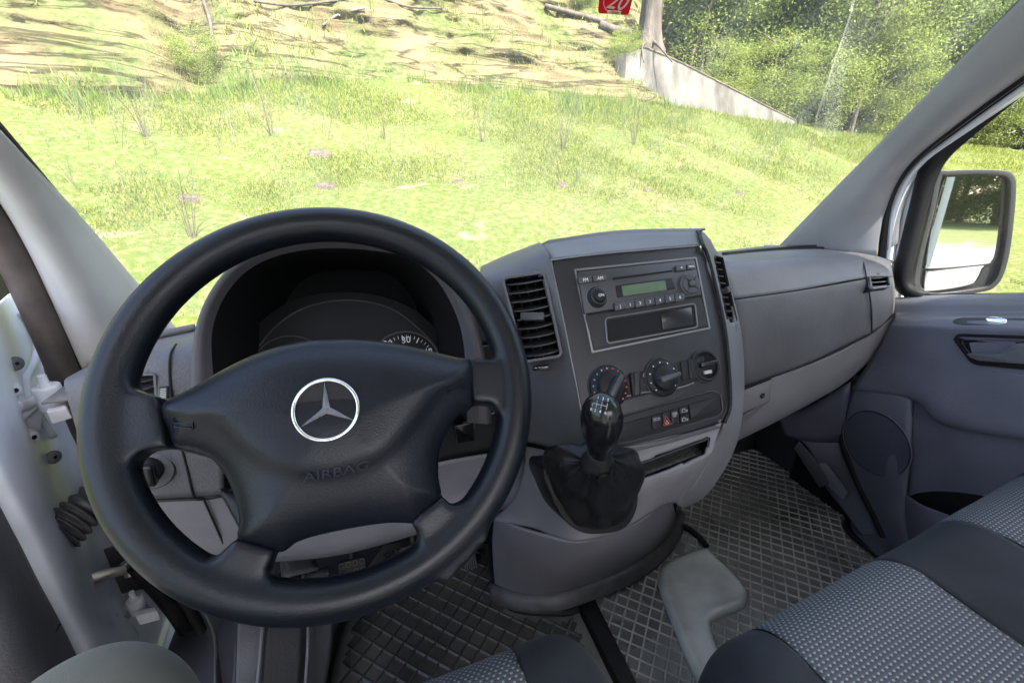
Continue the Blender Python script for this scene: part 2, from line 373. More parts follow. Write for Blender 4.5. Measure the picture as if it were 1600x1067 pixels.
# pavement the van stands on
m_pave = M('light asphalt', (.085, .083, .080), .9, .5, 60, spec=.2, var=.06, vscale=3, dist=.005)
pts = [(-9, 2.3), (3.4, 2.3), (4.6, .4), (6.0, -3), (8.5, -9), (16, -34), (-9, -34)]
tag(raw('pavement', [(x, y, GZ + .05) for x, y in pts] + [(x, y, GZ - .3) for x, y in pts], [tuple(range(7))[::-1], tuple(range(7, 14))] + [(i, (i + 1) % 7, 7 + (i + 1) % 7, 7 + i) for i in range(7)], m_pave, smooth=False), kind='structure')

# ------------------------------------------------------------------ vegetation
def leafm(name, c1, c2):
    m = bpy.data.materials.new(name); m.use_nodes = True; t = m.node_tree; N = t.nodes; L = t.links; p = N['Principled BSDF']; p.inputs['Roughness'].default_value = .75; p.inputs['Specular IOR Level'].default_value = .15
    g = N.new('ShaderNodeNewGeometry'); tc = N.new('ShaderNodeTexCoord'); no = N.new('ShaderNodeTexNoise'); no.inputs['Scale'].default_value = 1.3; L.new(tc.outputs['Object'], no.inputs[0])
    ad = N.new('ShaderNodeMath'); ad.operation = 'ADD'; L.new(g.outputs['Random Per Island'], ad.inputs[0]); L.new(no.outputs[0], ad.inputs[1])
    mr = N.new('ShaderNodeMapRange'); mr.inputs[1].default_value = -.2; mr.inputs[2].default_value = 1.7; L.new(ad.outputs[0], mr.inputs[0])
    mx = N.new('ShaderNodeMix'); mx.data_type = 'RGBA'; mx.inputs[6].default_value = (*c1, 1); mx.inputs[7].default_value = (*c2, 1); L.new(mr.outputs[0], mx.inputs[0]); L.new(mx.outputs[2], p.inputs['Base Color'])
    tl = N.new('ShaderNodeBsdfTranslucent'); L.new(mx.outputs[2], tl.inputs[0]); ms = N.new('ShaderNodeMixShader'); ms.inputs[0].default_value = .48
    L.new(p.outputs[0], ms.inputs[1]); L.new(tl.outputs[0], ms.inputs[2]); L.new(ms.outputs[0], N['Material Output'].inputs[0]); return m
m_leafA = leafm('spring leaves', (.12, .17, .030), (.27, .32, .09)); m_leafB = leafm('mid green leaves', (.065, .11, .022), (.175, .225, .06)); m_leafC = leafm('dark green leaves', (.038, .068, .018), (.105, .145, .048))
m_blade = leafm('grass blades', (.125, .185, .030), (.26, .28, .080)); m_pale = leafm('pale stalks', (.11, .14, .075), (.22, .23, .15)); m_dry = leafm('dry stalks', (.15, .12, .08), (.26, .22, .15))
m_bark = M('bark', (.06, .048, .038), .9, .9, 26, var=.2, vscale=9, stretch=(1, 1, .25), dist=.02); m_barkp = M('pale bark', (.13, .11, .09), .9, .7, 30, var=.2, vscale=9, stretch=(1, 1, .25), dist=.02)
def tris(name, P, mat, parent=None, kind=None):
    """P: (n,3,3) or (n,4,3) array of separate faces"""
    n, k, _ = P.shape; me = bpy.data.meshes.new(name); me.vertices.add(n * k); me.vertices.foreach_set('co', P.reshape(-1).astype('f'))
    me.loops.add(n * k); me.loops.foreach_set('vertex_index', np.arange(n * k, dtype='i')); me.polygons.add(n)
    me.polygons.foreach_set('loop_start', np.arange(0, n * k, k, dtype='i')); me.update(calc_edges=True)
    o = link(name, me, mat, parent, False)
    if kind: o['kind'] = kind
    return o
def blades(n, azr, rr, hgt, wid, lean, power=1.0):
    az = rng.uniform(*azr, n); u = rng.random(n) ** power; fr, _ = foot(az)
    r = rr[0] + (np.minimum(rr[1], fr + .1) - rr[0]) * u; a = np.radians(az); x, y = r * np.sin(a), r * np.cos(a)
    return x, y, gz(az, r), az, r
def blade_geo(x, y, z, h, wd, lean):
    n = len(x); t = rng.uniform(0, 2 * pi, n); ld = rng.uniform(0, 2 * pi, n); l = lean * h * rng.random(n)
    dx, dy = np.cos(t) * wd, np.sin(t) * wd; P = np.zeros((n, 3, 3))
    P[:, 0] = np.stack([x - dx, y - dy, z], 1); P[:, 1] = np.stack([x + dx, y + dy, z], 1); P[:, 2] = np.stack([x + np.cos(ld) * l, y + np.sin(ld) * l, z + h], 1); return P
# fine grass, patchy
x, y, z, az, r = blades(250000, (-34, 66), (2.3, 26), 0, 0, 0, .85)
keep = np.array([nvec(a * .9, b * .9, 5) + .35 * nvec(a * 5, b * 5) > -.42 + .5 * rng.random() - .25 * min(1, max(0, q - 6) / 4) for a, b, q in zip(x, y, r)])
x, y, z, r = x[keep], y[keep], z[keep] - .02, r[keep]
h = rng.uniform(.018, .052, len(x)) * (1 + .10 * np.maximum(0, r - 4)); g1 = blade_geo(x, y, z, h, .0022 + .0007 * r, .9)
tag(tris('grass', g1, m_blade, kind='stuff'))
# tall pale grass below the bank
x, y, z, az, r = blades(2600, (-34, 58), (5.5, 22), 0, 0, 0, .45)
keep = np.array([nvec(a * .6, b * .6, 8) > -.08 + .25 * rng.random() for a, b in zip(x, y)]); x, y, z, r = x[keep], y[keep], z[keep], r[keep]
h = rng.uniform(  .2, .75, len(x)); g2 = blade_geo(x, y, z - .03, h, .0042 + 0 * x, .45)
tag(tris('tall_grass', g2, m_pale, kind='stuff'))
# lush green tufts at the foot of the bank
x, y, z, az, r = blades(20000, (-34, 62), (7.6, 26), 0, 0, 0, .22)
keep = np.array([nvec(a * .9, b * .9, 15) + .4 * nvec(a * 3, b * 3, 15) > -.15 + .5 * rng.random() for a, b in zip(x, y)]); x, y, z = x[keep], y[keep], z[keep]
h = rng.uniform(.08, .34, len(x)) * rng.uniform(.5, 1.1, len(x)); tag(tris('bank_foot_grass', blade_geo(x, y, z - .03, h, .011 + 0 * x, .5), leafm('lush grass', (.085, .155, .026), (.20, .26, .065)), kind='stuff'))
# grass and moss tufts on the bank itself
bk = bpy.data.objects['rocky_bank'].data; co_ = np.zeros(len(bk.vertices) * 3); bk.vertices.foreach_get('co', co_); co_ = co_.reshape(-1, 3)
idx = rng.integers(0, len(co_), 26000); q = co_[idx] + rng.normal(0, .04, (26000, 3)); kk = np.array([nvec(a * .55, b * .55, c * .9 + 4) > .05 for a, b, c in q]); q = q[kk]
tag(tris('bank_moss_grass', blade_geo(q[:, 0], q[:, 1], q[:, 2] - .03, rng.uniform(.05, .22, len(q)), .012 + 0 * q[:, 0], .8), m_blade, kind='stuff'))
# dark earth holes in the lawn
m_soil = M('bare soil', (.055, .043, .031), .95, .9, 40, var=.25, vscale=14, dist=.02)
def onslope(px, py):
    lo, hi = 2.0, 30.
    for _ in range(40):
        mid = (lo + hi) / 2; p = PR(px, py, mid); az = math.degrees(atan2(p.x, p.y))
        if p.z > gz(az, mid): lo = mid
        else: hi = mid
    return PR(px, py, lo)
for k, (px, py, s, lb) in enumerate([(296, 311, .17, 'dark bare hollow in the lawn above the left of the steering wheel'), (508, 292, .2, 'bare hollow in the lawn straight above the steering wheel top'), (716, 286, .15, 'dark bare hollow in the middle of the lawn, above the left console vent'), (878, 289, .14, 'small bare hollow in the lawn above the radio'), (1012, 298, .10, 'faint bare hollow in the lawn above the console top right'), (1156, 303, .14, 'bare hollow in the lawn above the right dashboard end'), (1250, 299, .10, 'rightmost small bare hollow in the lawn near the right pillar'), (500, 240, .24, 'pale trampled earth patch in the lawn left of the middle')]):
    c = onslope(px, py); vv = []; n = 22; s *= .5
    rr_ = [s * (.8 + .35 * rng.random()) for _ in range(n)]
    for lv, (q, hz) in enumerate([(1, .0), (.7, .006), (.45, -.004), (.2, -.014)]):
        for i in range(n): a = 2 * pi * i / n; X, Y = c.x + rr_[i] * q * 1.5 * cos(a), c.y + rr_[i] * q * sin(a); rad = math.hypot(X, Y); vv.append((X, Y, gz(math.degrees(atan2(X, Y)), rad) + .016 + hz + .012 * rng.random() - (.06 if lv == 0 else 0)))
    ff = [(l * n + i, l * n + (i + 1) % n, (l + 1) * n + (i + 1) % n, (l + 1) * n + i) for l in range(3) for i in range(n)] + [tuple(range(3 * n, 4 * n))]
    tag(raw('soil_patch', vv, ff, m_soil), lb, 'soil patch', 'bare earth patches in the lawn')
# thin dry weeds
def weed(px, py, hgt, n, lb):
    c = onslope(px, py); t = thing('dry_weed', lb, 'weed', c, 'dry weeds standing in the lawn'); P = []
    vv = []; ff = []
    for k in range(n):
        a = rng.uniform(0, 2 * pi); l = hgt * rng.uniform(.08, .4); h = hgt * rng.uniform(.6, 1); pts = [c + Vector((cos(a) * .02, sin(a) * .02, -.02)), c + Vector((cos(a) * l * .4, sin(a) * l * .4, h * .55)), c + Vector((cos(a) * l, sin(a) * l, h))]
        b0 = len(vv); sd_ = Vector((.005, -.002, 0))
        for i, q in enumerate(cr(pts, 4)): s_ = sd_ * (1.2 - i / 9); vv += [q - s_, q + s_, q + Vector((0, .006, 0))]
        for i in range(8):
            for e in range(3): ff.append((b0 + 3 * i + e, b0 + 3 * i + (e + 1) % 3, b0 + 3 * i + 3 + (e + 1) % 3, b0 + 3 * i + 3 + e))
    raw('stem', vv, ff, m_dry, t)
for a in [(232, 221, .8, 9, 'tall dry weed clump at the left of the lawn, near the left bank'), (425, 214, 1.3, 4, 'single tall dry weed left of the trampled patch'), (880, 232, 1.1, 5, 'dry weed behind the console top, left of the concrete wall'), (600, 221, .7, 4, 'short dry weed above the right of the steering wheel'), (990, 228, .9, 6, 'dry weed below the left end of the concrete wall'), (1262, 240, .9, 5, 'dry weed at the right of the lawn below the tree edge'), (300, 372, .8, 5, 'dry weed close to the left edge of the windscreen above the wheel rim'), (755, 222, .8, 4, 'dry weed in the middle of the lawn')]: weed(*a)
# trees
def crown_pts(n, rad, clumps, leaf):
    cs = []; 
    while len(cs) < clumps:
        p = rng.uniform(-1, 1, 3)
        if .25 < np.linalg.norm(p) < 1: cs.append(p * rad)
    cs = np.array(cs); k = rng.integers(0, clumps, n); sz = rng.uniform(.35, 1.0, clumps)[k][:, None] * min(rad) * .26
    c = cs[k] + rng.normal(0, 1, (n, 3)) * sz * [1, 1, .55]; a = rng.normal(0, 1, (n, 3)); a /= np.linalg.norm(a, axis=1)[:, None]; b = np.cross(a, rng.normal(0, 1, (n, 3))); b /= np.linalg.norm(b, axis=1)[:, None]
    s = leaf * rng.uniform(.6, 1.3, (n, 1)); return np.stack([c - a * s, c + b * s * .55, c + a * s, c - b * s * .55], 1)
def tree_proto(h, spread, n, leaf, lm, bm_, lean=.06, low=.15):
    t = bpy.data.objects.new('tree', None); COL.objects.link(t); WO[t.name] = Vector((0, 0, 0))
    top = Vector((lean * h, 0, h * .93)); tr = [Vector((0, 0, -.3)), Vector((.1, .05, h * .3)), Vector((lean * h * .5, -.1, h * .6)), top]
    vv = []; ff = []
    def limb(P, r0, r1):
        C = cr(P, 4); b0 = len(vv); n_ = 7
        for i, c in enumerate(C):
            tt = (C[min(i + 1, len(C) - 1)] - C[max(i - 1, 0)]).normalized(); a = tt.orthogonal().normalized(); b = tt.cross(a); r = r0 + (r1 - r0) * i / (len(C) - 1)
            for k in range(n_): g = 2 * pi * k / n_; vv.append(c + (a * cos(g) + b * sin(g)) * r)
        for i in range(len(C) - 1):
            for k in range(n_): ff.append((b0 + i * n_ + k, b0 + i * n_ + (k + 1) % n_, b0 + (i + 1) * n_ + (k + 1) % n_, b0 + (i + 1) * n_ + k))
    limb(tr, h * .018, h * .004)
    for k in range(16):
        z = h * rng.uniform(.18, .85); a = rng.uniform(0, 2 * pi); l = spread * rng.uniform(.5, .95) * (1.1 - z / h * .5); b = Vector((lean * z, 0, z))
        limb([b, b + Vector((cos(a) * l * .5, sin(a) * l * .5, l * .35)), b + Vector((cos(a) * l, sin(a) * l, l * .55))], h * .006, .012)
    raw('trunk', vv, ff, bm_, t)
    P = crown_pts(n, np.array([spread, spread, h * (1 - low) / 2]), 95, leaf); P += np.array([lean * h * .5, 0, h * (1 + low) / 2]); tris('crown', P, lm, t); return t
def copyt(src, loc, rz, sc, label, cat, group):
    if src.get('used'): 
        o = src.copy(); COL.objects.link(o)
        for ch in src.children: c = ch.copy(); COL.objects.link(c); c.parent = o
        o['used'] = 1
    else: o = src; src['used'] = 1
    o.location = loc; o.rotation_euler = (0, 0, rz); o.scale = (sc, sc, sc); o['label'] = label; o['category'] = cat; o['group'] = group; return o
T1 = tree_proto(9, 2.6, 34000, .055, m_leafA, m_bark); T2 = tree_proto(11, 2.8, 34000, .06, m_leafB, m_bark, .1); T3 = tree_proto(12, 2.6, 26000, .075, m_leafC, m_bark, -.03, .05)
T4 = tree_proto(4.2, 1.7, 17000, .042, m_leafA, m_barkp, .02, .0); T4.name = 'shrub'
def spot(az, r, dz=0): a = radians(az); fr, fz = foot(az); return Vector((r * sin(a), r * cos(a), (fz if r > fr else float(gz(az, r))) + dz))
G = 'woodland trees at the right edge of the meadow'
TL = [(T1, 38, 18.5, 0, .9, 'loose bright spring tree behind the concrete wall, left of the dense wood'), (T2, 43, 19.5, 1, .9, 'mid green tree behind the low end of the concrete wall'), (T1, 48, 21.5, 2, .95, 'bright yellow green tree just beyond the end of the wall'),
      (T3, 52, 25, 3, 1, 'dark tree deep behind the bright one beyond the wall end'), (T2, 56, 26, 4, .95, 'mid green tree right of the wall end, seen beside the windscreen edge'), (T3, 60, 29, 5, 1, 'dark tall tree seen along the upper right windscreen pillar'),
      (T2, 66, 30, 0, 1, 'mid green tree filling the top of the side window, nearest the pillar'), (T1, 73, 31, 1.7, 1.1, 'bright tree above the wing mirror at the right picture edge'), (T3, 45, 27, 2.2, 1.1, 'dark tree farthest back behind the wall'), (T3, 36, 24, 4.1, 1.0, 'dark tree far behind the stump'),
      (T2, 33, 20, 2.6, .8, 'thin mid green tree right behind the stump'), (T3, 80, 33, .4, 1, 'dark tree right of the side window view'), (T2, 88, 34, 1.4, 1, 'mid green tree outside the passenger side, farther back'), (T1, 53.5, 21.5, 3.3, .8, 'small bright tree at the right end of the lawn edge')]
TL += [(T3, 30, 27, .7, 1.2, 'dark tree of the second row, behind the stump and far back'), (T3, 41, 31, 1.9, 1.3, 'tall dark tree of the back row behind the wall'), (T2, 50, 32, 2.9, 1.3, 'tall mid green tree of the back row beyond the wall end'), (T3, 57, 34, 3.9, 1.2, 'tall dark tree of the back row beside the right pillar'), (T2, 63, 36, 5.1, 1.3, 'tall green tree of the back row, hidden partly by the right pillar'), (T3, 69, 37, .9, 1.2, 'tall dark tree of the back row above the side window'), (T3, 77, 38, 2.4, 1.3, 'tall dark tree of the back row at the right edge'), (T1, 47, 24, 5.5, 1.1, 'bright tree of the middle row over the low end of the wall')]
for s_, az, r, rz, sc, lb in TL: copyt(s_, spot(az, r, -.1), rz, sc, lb, 'tree', G)
n_ = 90000; az_ = rng.uniform(24, 108, n_); r_ = rng.uniform(36, 46, n_); kf_ = np.array([nvec(a * .25, b * .08, 2) for a, b in zip(az_, r_)]); hh_ = rng.random(n_) ** .8 * (11 + 5 * kf_); cen = np.stack([r_ * np.sin(np.radians(az_)), r_ * np.cos(np.radians(az_)), foot(az_)[1] - .5 + hh_], 1)
cen += rng.normal(0, .35, (n_, 3)); a_ = rng.normal(0, 1, (n_, 3)); a_ /= np.linalg.norm(a_, axis=1)[:, None]; b_ = np.cross(a_, rng.normal(0, 1, (n_, 3))); b_ /= np.linalg.norm(b_, axis=1)[:, None]; s_ = rng.uniform(.12, .26, (n_, 1))
tag(tris('far_wood', np.stack([cen - a_ * s_, cen + b_ * s_ * .6, cen + a_ * s_, cen - b_ * s_ * .6], 1), m_leafC), kind='stuff')
G = 'shrubs along the woodland edge'
for az, r, sc, lb in [(41, 16.5, .55, 'low bush behind the middle of the concrete wall'), (46, 18.5, .7, 'bush behind the low end of the concrete wall'), (50.5, 20, .75, 'round pale bush just past the wall end'), (55, 23.5, .8, 'bush at the lawn edge beside the windscreen pillar'), (58.5, 25.5, .7, 'dark edged bush hidden partly by the right pillar'), (64, 28, .8, 'bush at the lawn edge seen at the top left of the side window'), (70, 28.5, .7, 'bush at the lawn edge above the wing mirror'), (76, 29, .8, 'bush at the lawn edge at the far right')]:
    copyt(T4, spot(az, r, -.1), az, sc, lb, 'bush', G)
for k, (az, r) in enumerate([(170, 62), (172.5, 66), (175, 63), (177.4, 67), (179.6, 62), (167.5, 64), (165, 68), (162, 63), (178.3, 74)]):
    copyt((T3, T3, T3)[k % 3], spot(az, r, -.1), k, 1.5 + .15 * (k % 3), 'dark tree of the row far behind the van, reflected in the wing mirror', 'tree', 'trees behind the van')
# bare saplings behind the wall
for k, (px0, px1, lb) in enumerate([(1082, 1128, 'bare slanting sapling right of the stump, leftmost of the bare stems'), (1098, 1102, 'upright bare sapling behind the wall'), (1108, 1118, 'bare pale sapling behind the wall, second from the right'), (1112, 1150, 'bare sapling leaning right, rightmost of the bare stems')]):
    p0 = PR(px0, 88, 17.5 + .4 * k); p1 = PR(px1, -60, 17.7 + .4 * k); t = tube('bare_sapling', [p0 - Vector((0, 0, .6)), p0, (p0 + p1) / 2 + Vector((.08, 0, 0)), p1], [.055, .05, .04, .025], m_barkp, n=7)
    tag(t, lb, 'sapling', 'bare saplings behind the wall')
p0, p1 = PR(1440, 100, 24.5), PR(1490, -60, 24.5); tag(tube('leaning_trunk', [p0 - Vector((0, 0, 1.2)), p0, (p0 + p1) / 2 + Vector((.1, 0, 0)), p1], [.10, .09, .08, .07], m_bark, n=9), 'dark bare trunk leaning right beside the right windscreen pillar', 'tree trunk')
# concrete wing wall
m_conc = M('weathered concrete', (.095, .09, .08), .9, .6, 18, var=.25, vscale=2.2, stretch=(1, 1, .45), dist=.01, spec=.2)
m_cope = M('mossy coping', (.10, .08, .055), .9, .8, 20, var=.25, vscale=5, dist=.02)
wt = thing('concrete_wing_wall', 'weathered concrete wing wall with a sloping top at the upper edge of the lawn', 'wall', PR(985, 153, 12.4))
TOP = [(979, 84, 12.5), (1010, 76, 12.9), (1060, 97, 13.7), (1110, 122, 14.6), (1165, 150, 15.8), (1200, 168, 16.7), (1245, 190, 18)]; BOT = [(976, 158, 12.3), (1012, 164, 12.7), (1060, 172, 13.5), (1110, 180, 14.4), (1165, 188, 15.5), (1200, 194, 16.4), (1245, 202, 17.7)]
A = [PR(*p) for p in TOP]; B = [PR(*p) - Vector((0, 0, .3)) for p in BOT]; D_ = Vector((-.16, .22, 0)); n = len(A)
vs = A + B + [a + D_ for a in A] + [b + D_ for b in B]
fs = [(i, i + 1, n + i + 1, n + i) for i in range(n - 1)] + [(2 * n + i, 3 * n + i, 3 * n + i + 1, 2 * n + i + 1) for i in range(n - 1)] + [(i, 2 * n + i, 2 * n + i + 1, i + 1) for i in range(n - 1)] + [(0, n, 3 * n, 2 * n), (n - 1, 3 * n - 1, 4 * n - 1, 2 * n - 1)]
raw('wall_face', vs, fs, m_conc, wt, False)
tube('coping', [a + D_ * .4 + Vector((0, 0, .02)) for a in A[1:]], .13, m_cope, wt, n=6, ry=.045)
m_rust = M('rust stain concrete', (.32, .26, .21), .9, .6, 20, var=.0, dist=.01); 
# stump
sp = PR(1012, 78, 13.6); st_ = thing('tree_stump', 'broken grey brown tree stump on top of the bank beside the concrete wall', 'stump', sp)
vv = []; ff = []; n = 30
for j in range(14):
    h = -.3 + 1.9 * j / 13
    for k in range(n):
        a = 2 * pi * k / n; r = .25 * (1 + .9 * math.exp(-max(0, h) * 3.2) * (.6 + .5 * cos(3 * a + 1))) * (1 + .12 * nvec(cos(a) * 1.6, sin(a) * 1.6, h * .8)) + .02 * nvec(cos(a) * 7, sin(a) * 7, h)
        vv.append(sp + Vector((r * cos(a), r * sin(a), h * (1 if j < 13 else 1 + .06 * nvec(cos(a) * 3, sin(a) * 3)))))
ff = [(j * n + k, j * n + (k + 1) % n, (j + 1) * n + (k + 1) % n, (j + 1) * n + k) for j in range(13) for k in range(n)] + [tuple(range(13 * n, 14 * n))]
raw('stump_wood', vv, ff, M('stump wood', (.055, .044, .035), .9, .9, 22, var=.25, vscale=6, stretch=(1, 1, .2), dist=.03), st_)
for k in range(4):
    a = radians(170 + 30 * k); p = sp + Vector((.3 * cos(a), .3 * sin(a), .1)); tube('root', [p, p + Vector((.5 * cos(a), .4 * sin(a), -.18)), p + Vector((1.0 * cos(a + .3), .7 * sin(a), -.55))], [.05, .03, .012], m_bark, st_, n=6)
# fallen branches and root tangles on the bank
def bankhit(px, py):
    d = Vector(ray(px, py)); best = None
    global BVH
    try: BVH
    except NameError:
        from mathutils.bvhtree import BVHTree
        me = bpy.data.objects['rocky_bank'].data; BVH = BVHTree.FromPolygons([v.co for v in me.vertices], [p.vertices[:] for p in me.polygons])
    h = BVH.ray_cast(Vector((0, 0, 0)), d.normalized()); return h[0] if h[0] else PR(px, py, 12.5)
for P, r, mt, lb in [([(935, 42), (955, 50), (990, 58)], .10, m_bark, 'thick dark fallen log lying left of the stump'), ([(850, 14), (895, 26), (940, 38)], .06, m_bark, 'thin dark branch lying on the bank left of the fallen log'), ([(398, 8), (460, 14), (545, 4)], .022, m_bark, 'long thin branch lying across the bank top left of the middle'),
                     ([(505, 45), (530, 28), (570, 18)], .024, m_barkp, 'short pale bent root in the middle of the bank'), ([(318, 0), (330, 38), (336, 80)], .03, m_bark, 'dark root hanging in the gully of the bank'), ([(600, 4), (640, 16), (690, 18)], .022, m_bark, 'dark root lying along the bank right of the middle')]:
    tag(tube('fallen_branch', [bankhit(*p) + Vector((0, -.05, .04)) for p in P], r, mt, n=7), lb, 'branch', 'branches and roots on the bank')
for az, r, sc, lb in [(-13.4, 9.9, .23, 'small green bush growing in the gully of the bank'), (31, 12.8, .22, 'small ragged bush on the bank at the left end of the wall'), (26.5, 13.8, .2, 'small bush on the bank below the fallen log'), (5, 13.2, .22, 'low bush at the top of the bank in the middle')]:
    a = radians(az); p = BV = bankhit(0, 0) * 0
    from mathutils.bvhtree import BVHTree
    hh = BVH.ray_cast(Vector((r * sin(a), r * cos(a), 20)), Vector((0, 0, -1)))[0] or Vector((r * sin(a), r * cos(a), 1.8))
    copyt(T4, hh - Vector((0, 0, .1)), az, sc, lb, 'bush', 'small bushes on the bank')
#PART2
# ------------------------------------------------------------------ the van's shell
def C(*pts): return [PY(*p) for p in pts]
def CX(*pts): return [PX(*p) for p in pts]
def CZ(*pts): return [PZ(*p) for p in pts]
van = thing('van_body', 'white van cab shell seen from the driver seat, grey pillar trims and floor', 'van', (.36, 0, -.95))
box('floor', (-.50, -.75, -1.0), (1.24, 1.08, -.952), m_foot, van)
box('firewall', (-.50, 1.08, -1.0), (1.24, 1.12, -.36), m_void, van)
box('roof', (-.53, -1.15, .70), (1.27, .52, .76), M('headliner', (.62, .62, .60), .9, .3, 900), van, .01)  # unseen; keeps the sun out, cut short and pale to brighten the cab
box('footwell_side', (1.235, .70, -1.0), (1.27, 1.10, -.24), m_foot, van)
box('footwell_front', (1.10, 1.0, -1.0), (1.27, 1.06, -.24), m_foot, van)
patch('toe_board', [[Vector((.50, 1.05, -.40)), Vector((1.24, 1.05, -.40))], [Vector((.50, 1.04, -.70)), Vector((1.24, 1.04, -.70))], [Vector((.50, .95, -.93)), Vector((1.24, .95, -.93))]], m_foot, van, 6, 6)
# white body side behind the passenger door, seen in the wing mirror
side = [[Vector((1.20 + dx, y, z)) for y in (.10, -.6, -2.2, -4.3)] for dx, z in ((.02, .74), (.10, .62), (.145, .2), (.155, -.2), (.155, -.7), (.15, -1.2))]
patch('side_panel', side, m_paint, van, 6, 6, .02)
side = [[Vector((-.48 - dx, y, z)) for y in (-.25, -.9, -2.2, -4.3)] for dx, z in ((.02, .74), (.10, .62), (.145, .2), (.155, -.2), (.155, -.7), (.15, -1.2))]
patch('side_panel', side, m_paint, van, 6, 6, -.02)
for y in (-.95, -3.2):
    for x in (1.16, -.46): lathe('wheel', (x, y + (0 if y < -1 else -.9), -1.22), (1, 0, 0), [(.33, 0), (.36, .04), (.36, .16), (.33, .2), (.2, .2), (.18, .16)], m_seal, van)
box('bonnet', (-.40, 1.20, -.72), (1.14, 1.75, -.60), m_paint, van, .04)
# right pillar trim
RG = [(1215, 389, 1.15), (1300, 302, 1.135), (1390, 211, 1.12), (1500, 98, 1.10), (1606, -10, 1.08)]
RK = [(1290, 392, 1.165), (1330, 330, 1.15), (1400, 245, 1.135), (1500, 148, 1.118), (1640, 15, 1.10)]
RM = [(1345, 396, 1.185), (1362, 330, 1.178), (1400, 258, 1.165), (1500, 172, 1.15), (1660, 40, 1.13)]
RE = [(1370, 398, 1.20), (1379, 322, 1.20), (1412, 255, 1.195), (1500, 180, 1.19), (1680, 48, 1.18)]
patch('pillar_trim', [CX(*RG), CX(*RK), CX(*RM), CX(*RE)], m_pillR, van, 8, 5, -.012)
tube('glass_seal', CX((1205, 398, 1.152), *RG), .0035, m_seal, van, sub=8)
tube('door_opening_seal', CX((1372, 470, 1.21), (1378, 400, 1.208), (1388, 322, 1.208), (1420, 258, 1.204), (1500, 190, 1.20), (1690, 55, 1.19)), .0085, m_seal, van, sub=8, n=12)
patch('door_jamb', [CX((1374, 480, 1.215), (1382, 400, 1.212), (1394, 325, 1.21), (1425, 264, 1.207), (1500, 203, 1.20), (1700, 60, 1.19)), CX((1386, 480, 1.25), (1394, 420, 1.25), (1408, 335, 1.247), (1440, 262, 1.24), (1520, 200, 1.235), (1720, 55, 1.22)), CX((1412, 480, 1.245), (1418, 425, 1.245), (1432, 330, 1.243), (1458, 258, 1.238), (1530, 196, 1.23), (1730, 50, 1.22))], m_paint, van, 8, 5, -.01)
patch('door_jamb', [CX((1378, 395, 1.212), (1386, 322, 1.209), (1418, 257, 1.205), (1500, 190, 1.20), (1690, 55, 1.19)), CX((1400, 380, 1.232), (1408, 318, 1.23), (1436, 252, 1.225), (1515, 182, 1.22), (1700, 45, 1.21))], m_pillR, van, 8, 4, -.01)
# left pillar trim
LG = [(272, 518, -.415), (205, 443, -.41), (140, 366, -.405), (60, 270, -.392), (-20, 176, -.375), (-120, 60, -.36)]
LK = [(200, 545, -.435), (150, 480, -.43), (95, 395, -.425), (30, 295, -.415), (-60, 175, -.395), (-160, 60, -.38)]
LM = [(160, 560, -.46), (120, 480, -.455), (70, 385, -.45), (10, 285, -.44), (-80, 165, -.42), (-180, 50, -.40)]
LE = [(140, 585, -.50), (92, 470, -.50), (49, 375, -.495), (2, 298, -.49), (-90, 180, -.475), (-200, 60, -.46)]
patch('pillar_trim', [CX(*LG), CX(*LK), CX(*LM), CX(*LE)], m_pillL, van, 8, 5, .012, label='grey pillar trim, paler as if lit, beside the open driver door')
tube('glass_seal', CX(*LG), .0040, m_seal, van, sub=8)
tube('door_opening_seal', CX((160, 650, -.505), (122, 580, -.507), (84, 478, -.507), (40, 380, -.503), (-6, 305, -.50), (-96, 190, -.485)), .010, m_seal, van, sub=8, n=12)
tube('door_opening_seal', CX((240, 860, -.52), (150, 700, -.52), (108, 600, -.52), (66, 500, -.52), (22, 405, -.517), (-24, 325, -.51), (-110, 210, -.50)), .021, m_sealb, van, sub=8, n=14, label='dusty brown rubber door seal')
# windscreen
wsc = thing('windscreen', 'large raked windscreen pane with faint dirt haze and dark edge band', 'windscreen', (.36, .99, -.25))
def ws(s, t):   # s 0..1 across, t 0..1 up
    b = Vector((-.425, 1.035, -.298)).lerp(Vector((1.155, .985, -.238)), s); tp = Vector((-.352, .48, .33)).lerp(Vector((1.083, .50, .33)), s)
    p = b.lerp(tp, t); p.y += .10 * sin(pi * s) * (1 - .4 * t) ; return p
patch('glass_pane', [[ws(s / 6, t / 3) for s in range(7)] for t in range(4)], m_glass, wsc, 5, 5, 0)
# sticker on the windscreen: its own flat frame just inside the pane
_c = None
for k in range(60):
    q = PY(962, 4, .5 + k * .01)
    s_ = (q.x + .40) / 1.5; tt = (q.z + .26) / .59; p = ws(s_, tt)
    if q.y >= p.y - .003: _c = q; break
_n = (ws(.6, .9) - ws(.6, .6)).cross(ws(.7, .8) - ws(.5, .8)).normalized(); _n = _n if _n.y < 0 else -_n
SF = Frame(_c, _n, roll=-.04)
stk = thing('windscreen_sticker', 'red sticker with a pale 20 and a cream date tag on the windscreen', 'sticker', _c)
P = uv(SF, [(938, -22), (993, -22), (982, 24), (934, 21)])
plate('backing', SF, P, 0, .0006, m_stick, stk, r=.005, bw=0)
a0 = SF.px(965, 2); sz = Vector(SF.px(985, 0)) - Vector(SF.px(945, 0)); L_ = sz.length
text('number', '20', SF, a0[0], a0[1] - .001, L_ * .78, m_pink, stk, .0008, shear=.25)
ring('circle', SF, circ(SF.px(963, -3)[0], SF.px(963, -3)[1], L_ * .48, 48), L_ * .02, .0006, .0009, m_pink, stk, bw=0)
plate('date_tag', SF, uv(SF, [(949.5, 16), (970.5, 17.5), (969, 23), (948, 21.5)]), .0006, .001, m_cream, stk, bw=0)
